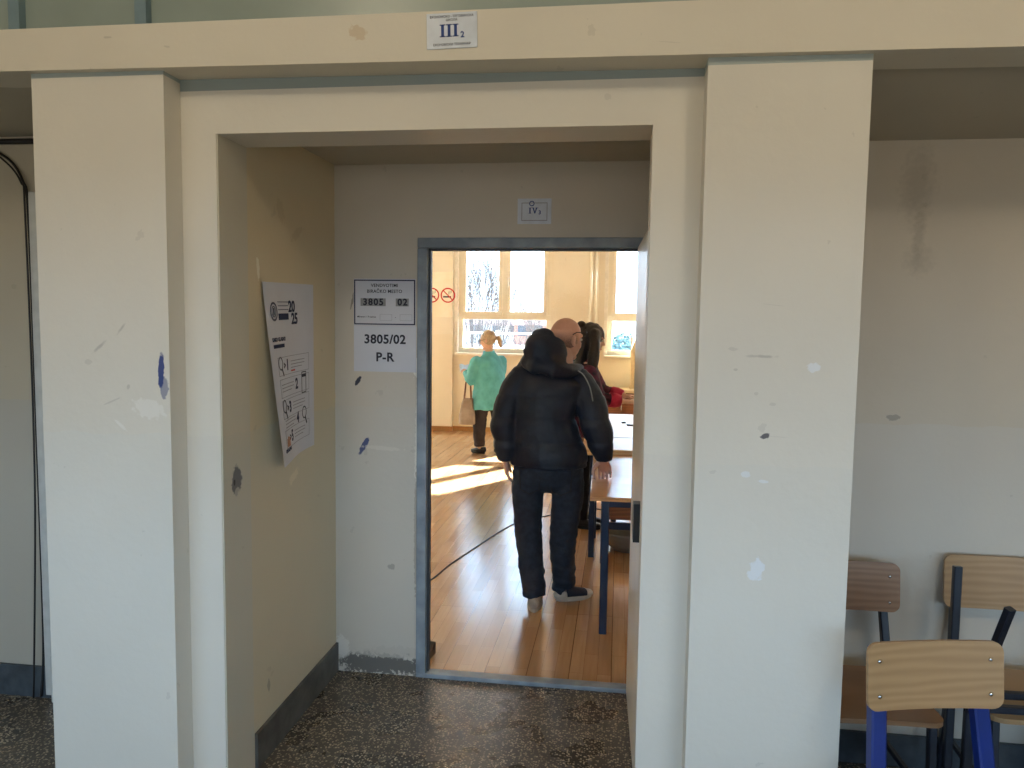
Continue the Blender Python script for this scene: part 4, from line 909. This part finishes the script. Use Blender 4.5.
# ---- the blonde woman in teal by the window
def woman_teal():
    root = thing('person', 'blonde woman in teal jacket and dark trousers standing near the far window', 'person', (-1.68, 9.74, 0))
    a = math.radians(48); S_ = V((math.cos(a), math.sin(a), 0)); bm = nb()
    T, R_ = add_head(bm, (-1.672, 9.72, 1.462), math.radians(80), math.radians(-12), 0, .97)
    limb(bm, [((-1.655, 9.76, 1.22), .06), ((-1.655, 9.745, 1.33), .05), (T((0, -.02, -.03)), .05)])
    limb(bm, [((-1.65, 9.75, .75), (.16, .12)), ((-1.655, 9.75, .95), (.15, .11)), ((-1.655, 9.76, 1.15), (.16, .10)), ((-1.655, 9.765, 1.24), (.12, .07))], ref=S_)
    al = [((-1.80, 9.62, 1.19), .05), ((-1.865, 9.60, .96), .042), ((-1.955, 9.74, 1.045), .026)]; ar = [((-1.52, 9.88, 1.19), .05), ((-1.55, 10.02, .97), .042), ((-1.84, 10.0, 1.05), .026)]
    limb(bm, al); limb(bm, ar)
    L_ = [((-1.73, 9.70, .72), .09), ((-1.765, 9.72, .38), .06), ((-1.755, 9.72, .09), .042)]; R2 = [((-1.56, 9.82, .72), .09), ((-1.53, 9.79, .38), .06), ((-1.475, 9.80, .09), .042)]
    limb(bm, L_); limb(bm, R2)
    add_hand(bm, (-1.965, 9.755, 1.055), (-.55, .75, .25), (-.5, -.3, .7), 1, (.4, .6, .4), None, .93); add_hand(bm, (-1.85, 9.995, 1.055), (-.9, -.1, .15), (0, .3, 1), -1, (.4, .6, .4), None, .93)
    mesh_obj('body', remesh(bm, .005, 3), M['skin2'], root, True, True); face_parts(T, R_, .97, root)
    hm = mat('blonde_hair', (196, 178, 152), .5, (166, 146, 120), 50, .3, 0, 120)
    bm = nb(); ball(bm, T((0, -.022, .030)), (.087, .103, .103), R_, 24)
    bmesh.ops.bisect_plane(bm, geom=bm.verts[:]+bm.edges[:]+bm.faces[:], plane_co=T((0, .052, .0)), plane_no=R_ @ V((0, 1, -.55)), clear_outer=True)
    bmesh.ops.holes_fill(bm, edges=bm.edges[:], sides=0)
    limb(bm, [(T((0, -.10, .02)), .032), (T((.0, -.145, .015)), .034), (T((.01, -.165, -.04)), .034), (T((.012, -.155, -.10)), .022), (T((.012, -.15, -.13)), .010)])
    mesh_obj('hair', remesh(bm, .007, 3, folds(.005, 30, .5)), hm, root, True, True)
    glasses(T, R_, .97, root, mat('brown_frames', (96, 70, 56), .4), .110, .010, 0)
    jm = mat('teal_jacket', (100, 190, 202), .7, (82, 170, 182), 10, .2)
    bm = nb()
    limb(bm, [((-1.632, 9.75, .585), (.245, .215)), ((-1.636, 9.75, .70), (.235, .20)), ((-1.645, 9.75, .90), (.215, .18)), ((-1.65, 9.755, 1.08), (.215, .155)), ((-1.655, 9.76, 1.19), (.195, .130)), ((-1.658, 9.76, 1.255), (.125, .09)), ((-1.66, 9.75, 1.305), (.078, .072))], ref=S_, n=24, cap=False)
    for pts in (al, ar): limb(bm, [(pts[0][0], .085), (V(pts[0][0]).lerp(V(pts[1][0]), .5), .080), (pts[1][0], .074), (V(pts[1][0]).lerp(V(pts[2][0]), .9), .050)])
    jk = mesh_obj('jacket', remesh(bm, .010, 4, folds(.012, 9, .7)), jm, root, True, True)
    bm = nb(); limb(bm, [((-1.657, 9.755, 1.27), (.085, .078)), ((-1.66, 9.75, 1.325), (.076, .072))], ref=S_, n=20, cap=False); obj('collar', bm, jm, jk, True, True)
    bm = nb(); limb(bm, [((-1.645, 9.75, .78), (.17, .13)), ((-1.645, 9.76, .66), (.175, .135))], ref=S_)
    limb(bm, [((-1.735, 9.70, .70), .105), ((-1.765, 9.72, .40), .088), ((-1.768, 9.72, .2), .076), ((-1.76, 9.72, .095), .070)], cap=False)
    limb(bm, [((-1.56, 9.82, .70), .105), ((-1.53, 9.79, .40), .085), ((-1.50, 9.80, .2), .072), ((-1.48, 9.80, .095), .066)], cap=False)
    mesh_obj('trousers', remesh(bm, .01, 3, folds(.006, 10)), mat('dark_trousers', (44, 38, 46), .8, (30, 26, 34), 10), root, True, True)
    bs = mat('black_leather', (20, 20, 22), .4); so_ = mat('black_rubber', (16, 16, 17), .6)
    shoe('shoe', (-1.685, 9.70, 0), (-1.885, 9.80, 0), bs, so_, root, .046); shoe('shoe', (-1.40, 9.78, 0), (-1.60, 9.90, 0), bs, so_, root, .046)
    # what she carries
    t = thing('tote_bag', 'beige tote bag hanging from the forearm of the woman in teal', 'bag', (-1.905, 9.60, .39))
    bm = nb(); rings = []
    for z, (wx, wy) in ((0, (.095, .05)), (.01, (.105, .058)), (.12, (.102, .062)), (.26, (.075, .045)), (.33, (.062, .022)), (.335, (.058, .018))):
        rings.append([bm.verts.new((wx*(1 if abs(math.cos(q)) > .7 else 1)*math.copysign(abs(math.cos(q))**.5, math.cos(q))-.012*z/.33*0+.012*(z > .3), wy*math.copysign(abs(math.sin(q))**.5, math.sin(q)), z)) for q in [2*PI*k/28+.01 for k in range(28)]])
    for A, Bv in zip(rings, rings[1:]):
        for i in range(28): bm.faces.new((A[i], A[(i+1) % 28], Bv[(i+1) % 28], Bv[i]))
    bm.faces.new(rings[0][::-1]); bm.faces.new(rings[-1])
    obj('body', bm, mat('beige_leather', (160, 152, 146), .6, (138, 128, 120), 8), t, True)
    for y in (-.02, .02):
        bm = nb(); tube(bm, spline([(-.04, y, .32), (-.030, y*1.2, .42), (-.022, y*.8+.03, .545), (.0, y*.8+.06, .585), (.03, y*.8+.03, .545), (.045, y*1.2, .42), (.05, y, .32)], 6), .007, 6); obj('handle', bm, mat('dark_strap', (110, 70, 50), .5), t, True)
    bm = nb()
    G = [[bm.verts.new((-2.045+.13*i/6, 9.80+.015*math.sin(i)-.04*j/4, 1.045+.10*j/4+.008*math.sin(i*1.3))) for i in range(7)] for j in range(5)]
    for j in range(4):
        for i in range(6): bm.faces.new((G[j][i], G[j][i+1], G[j+1][i+1], G[j+1][i]))
    bmesh.ops.solidify(bm, geom=bm.faces[:], thickness=.002)
    tag(obj('paper', bm, mat('pale_blue_paper', (206, 226, 240), .6), None, True), 'pale folded paper held up in the hands of the woman in teal', 'paper')
woman_teal()
bm = nb()
G = [[bm.verts.new((.10+.09*i/5, 6.24+.05*j/4+.01*math.sin(i*2), 1.072+.008*math.sin(i*1.7+j)+.02*j/4)) for i in range(6)] for j in range(5)]
for j in range(4):
    for i in range(5): bm.faces.new((G[j][i], G[j][i+1], G[j+1][i+1], G[j+1][i]))
bmesh.ops.solidify(bm, geom=bm.faces[:], thickness=.002)
tag(obj('paper', bm, M['paperw'], None, True), 'small white paper in the outstretched hand of the woman in maroon', 'paper')
# ------------------------------------------------------------------ outside the classroom windows
GZ = -.6
sbox('ground_outside', [((-60, 11.95, GZ-.1), (60, 160, GZ))], mat('pale_ground', (214, 212, 204), .9, (200, 198, 190), .3))
M['bark'] = mat('bark', (92, 84, 80), .9, (70, 64, 62), 10)
def branch(bm, p, d, l, r, depth, rng, spread):
    q = p+d*l; limb(bm, [(p, r), (q, r*.62)], n=5 if depth < 2 else 4, cap=False)
    if depth >= 4: return
    for k in range(4 if depth < 2 else 3):
        s = .35+.65*(k+1)/3; dd = (d+V((rng.uniform(-1, 1), rng.uniform(-1, 1), rng.uniform(-.1, .9)))*spread).normalized()
        branch(bm, p+d*l*s, dd, l*rng.uniform(.55, .78), r*.55, depth+1, rng, spread)
def bare_tree(loc, h, stems, label, seed, name='bare_tree', grp='bare trees outside the window'):
    rng = random.Random(seed); t = thing(name, label, 'tree', loc, 0, grp); bm = nb()
    for k in range(stems):
        branch(bm, V((rng.uniform(-.1, .1)*stems*.8, rng.uniform(-.1, .1), 0)), V((rng.uniform(-.2, .2), rng.uniform(-.2, .2), 1)).normalized(), h*.44, h*.009, 0, rng, .36)
    obj('branches', bm, M['bark'], t)
bare_tree((-5.55, 30, GZ), 4.7, 5, 'bare many-stemmed tree outside, behind the left pane of the far left window', 3)
bare_tree((-5.3, 33, GZ), 4.6, 4, 'smaller bare tree outside, near the mullion of the far left window', 5)
bare_tree((-3.7, 36, GZ), 3.4, 2, 'low bare tree outside, behind the right pane of the far left window', 9)
rng = random.Random(4)
for k in range(5):
    bare_tree((-6.9+1.05*k, 24.5+2.6*(k % 2), GZ), 2.4, 4, ('grey twiggy shrub outside at the left end of the hedge row', 'grey twiggy shrub outside, second from the left end of the hedge row', 'grey twiggy shrub outside in the middle of the hedge row', 'grey twiggy shrub outside, second from the right end of the hedge row', 'grey twiggy shrub outside at the right end of the hedge row')[k], 20+k, 'bare_shrub', 'twiggy shrubs outside the window')
t = thing('garden_fence', 'white railed fence outside, seen through the low pane of the far left window', 'fence', (-5.5, 22, GZ))
M['fence'] = mat('white_fence_paint', (236, 236, 232), .6)
for k in range(5):
    bm = nb(); box(bm, (-4+2*k-.04, -.04, 0), (-4+2*k+.04, .04, 2.05), .005); obj('post', bm, M['fence'], t)
for z in (.9, 1.45, 1.95):
    bm = nb(); box(bm, (-4, -.02, z), (4, .02, z+.05), .004); obj('rail', bm, M['fence'], t)
def leafy(loc, r, label, seed, col):
    rng = random.Random(seed); t = thing('evergreen_shrub', label, 'shrub', loc); bm = nb()
    for k in range(2600):
        d = V((rng.gauss(0, 1), rng.gauss(0, 1), rng.gauss(0, 1))).normalized(); q = r*(.78+.22*rng.random())
        p = V((d.x*q, d.y*q, r*1.05+d.z*q*1.05)); s = .09*r
        u = V((rng.gauss(0, 1), rng.gauss(0, 1), rng.gauss(0, 1))).normalized(); w_ = d.cross(u).normalized()*s*.5; u = u*s
        A = [bm.verts.new(p+x) for x in (-u, w_, u, -w_)]; bm.faces.new(A)
    ball(bm, (0, 0, r*1.05), (r*.8, r*.8, r*.85)); obj('foliage', bm, mat('evergreen_leaf', col, .7), t)
    bm = nb(); limb(bm, [((0, 0, 0), .06), ((0, 0, r*.5), .05)], n=8); obj('trunk', bm, M['bark'], t)
leafy((.25, 26, GZ), .95, 'round grey green evergreen shrub outside the right far window', 2, (96, 120, 118))
leafy((-4.0, 24, GZ), .55, 'low dark evergreen shrub outside, in front of the fence behind the far left window', 6, (92, 104, 100))
def house(loc, w_, d_, h, label, wc, rc):
    t = thing('house', label, 'house', loc)
    bm = nb(); box(bm, (-w_/2, 0, 0), (w_/2, d_, h)); wl = obj('wall', bm, mat('house_wall', wc, .8), t)
    bm = nb(); A = [bm.verts.new(p) for p in ((-w_/2-.3, -.3, h), (w_/2+.3, -.3, h), (w_/2+.3, d_+.3, h), (-w_/2-.3, d_+.3, h), (-w_/2-.3, d_/2, h+w_*.22), (w_/2+.3, d_/2, h+w_*.22))]
    for f_ in ((0, 1, 5, 4), (2, 3, 4, 5), (0, 4, 3), (1, 2, 5), (0, 1, 2, 3)): bm.faces.new([A[i] for i in f_])
    obj('roof', bm, mat('roof_tile', rc, .8), t)
    for k in range(3):
        x = -w_/2+w_*(k+.5)/3; bm = nb(); box(bm, (x-.45, -.04, .9), (x+.45, .0, 2.1)); obj('window', bm, mat('dark_pane', (70, 76, 84), .8), wl)
house((-8.2, 78, GZ), 5, 5, 2.0, 'low house with a reddish wall outside, far behind the left window fence', (176, 120, 100), (150, 110, 100))
house((-13.5, 84, GZ), 6, 5, 1.9, 'low pale house outside, farther left than the reddish one', (210, 206, 196), (150, 120, 108))
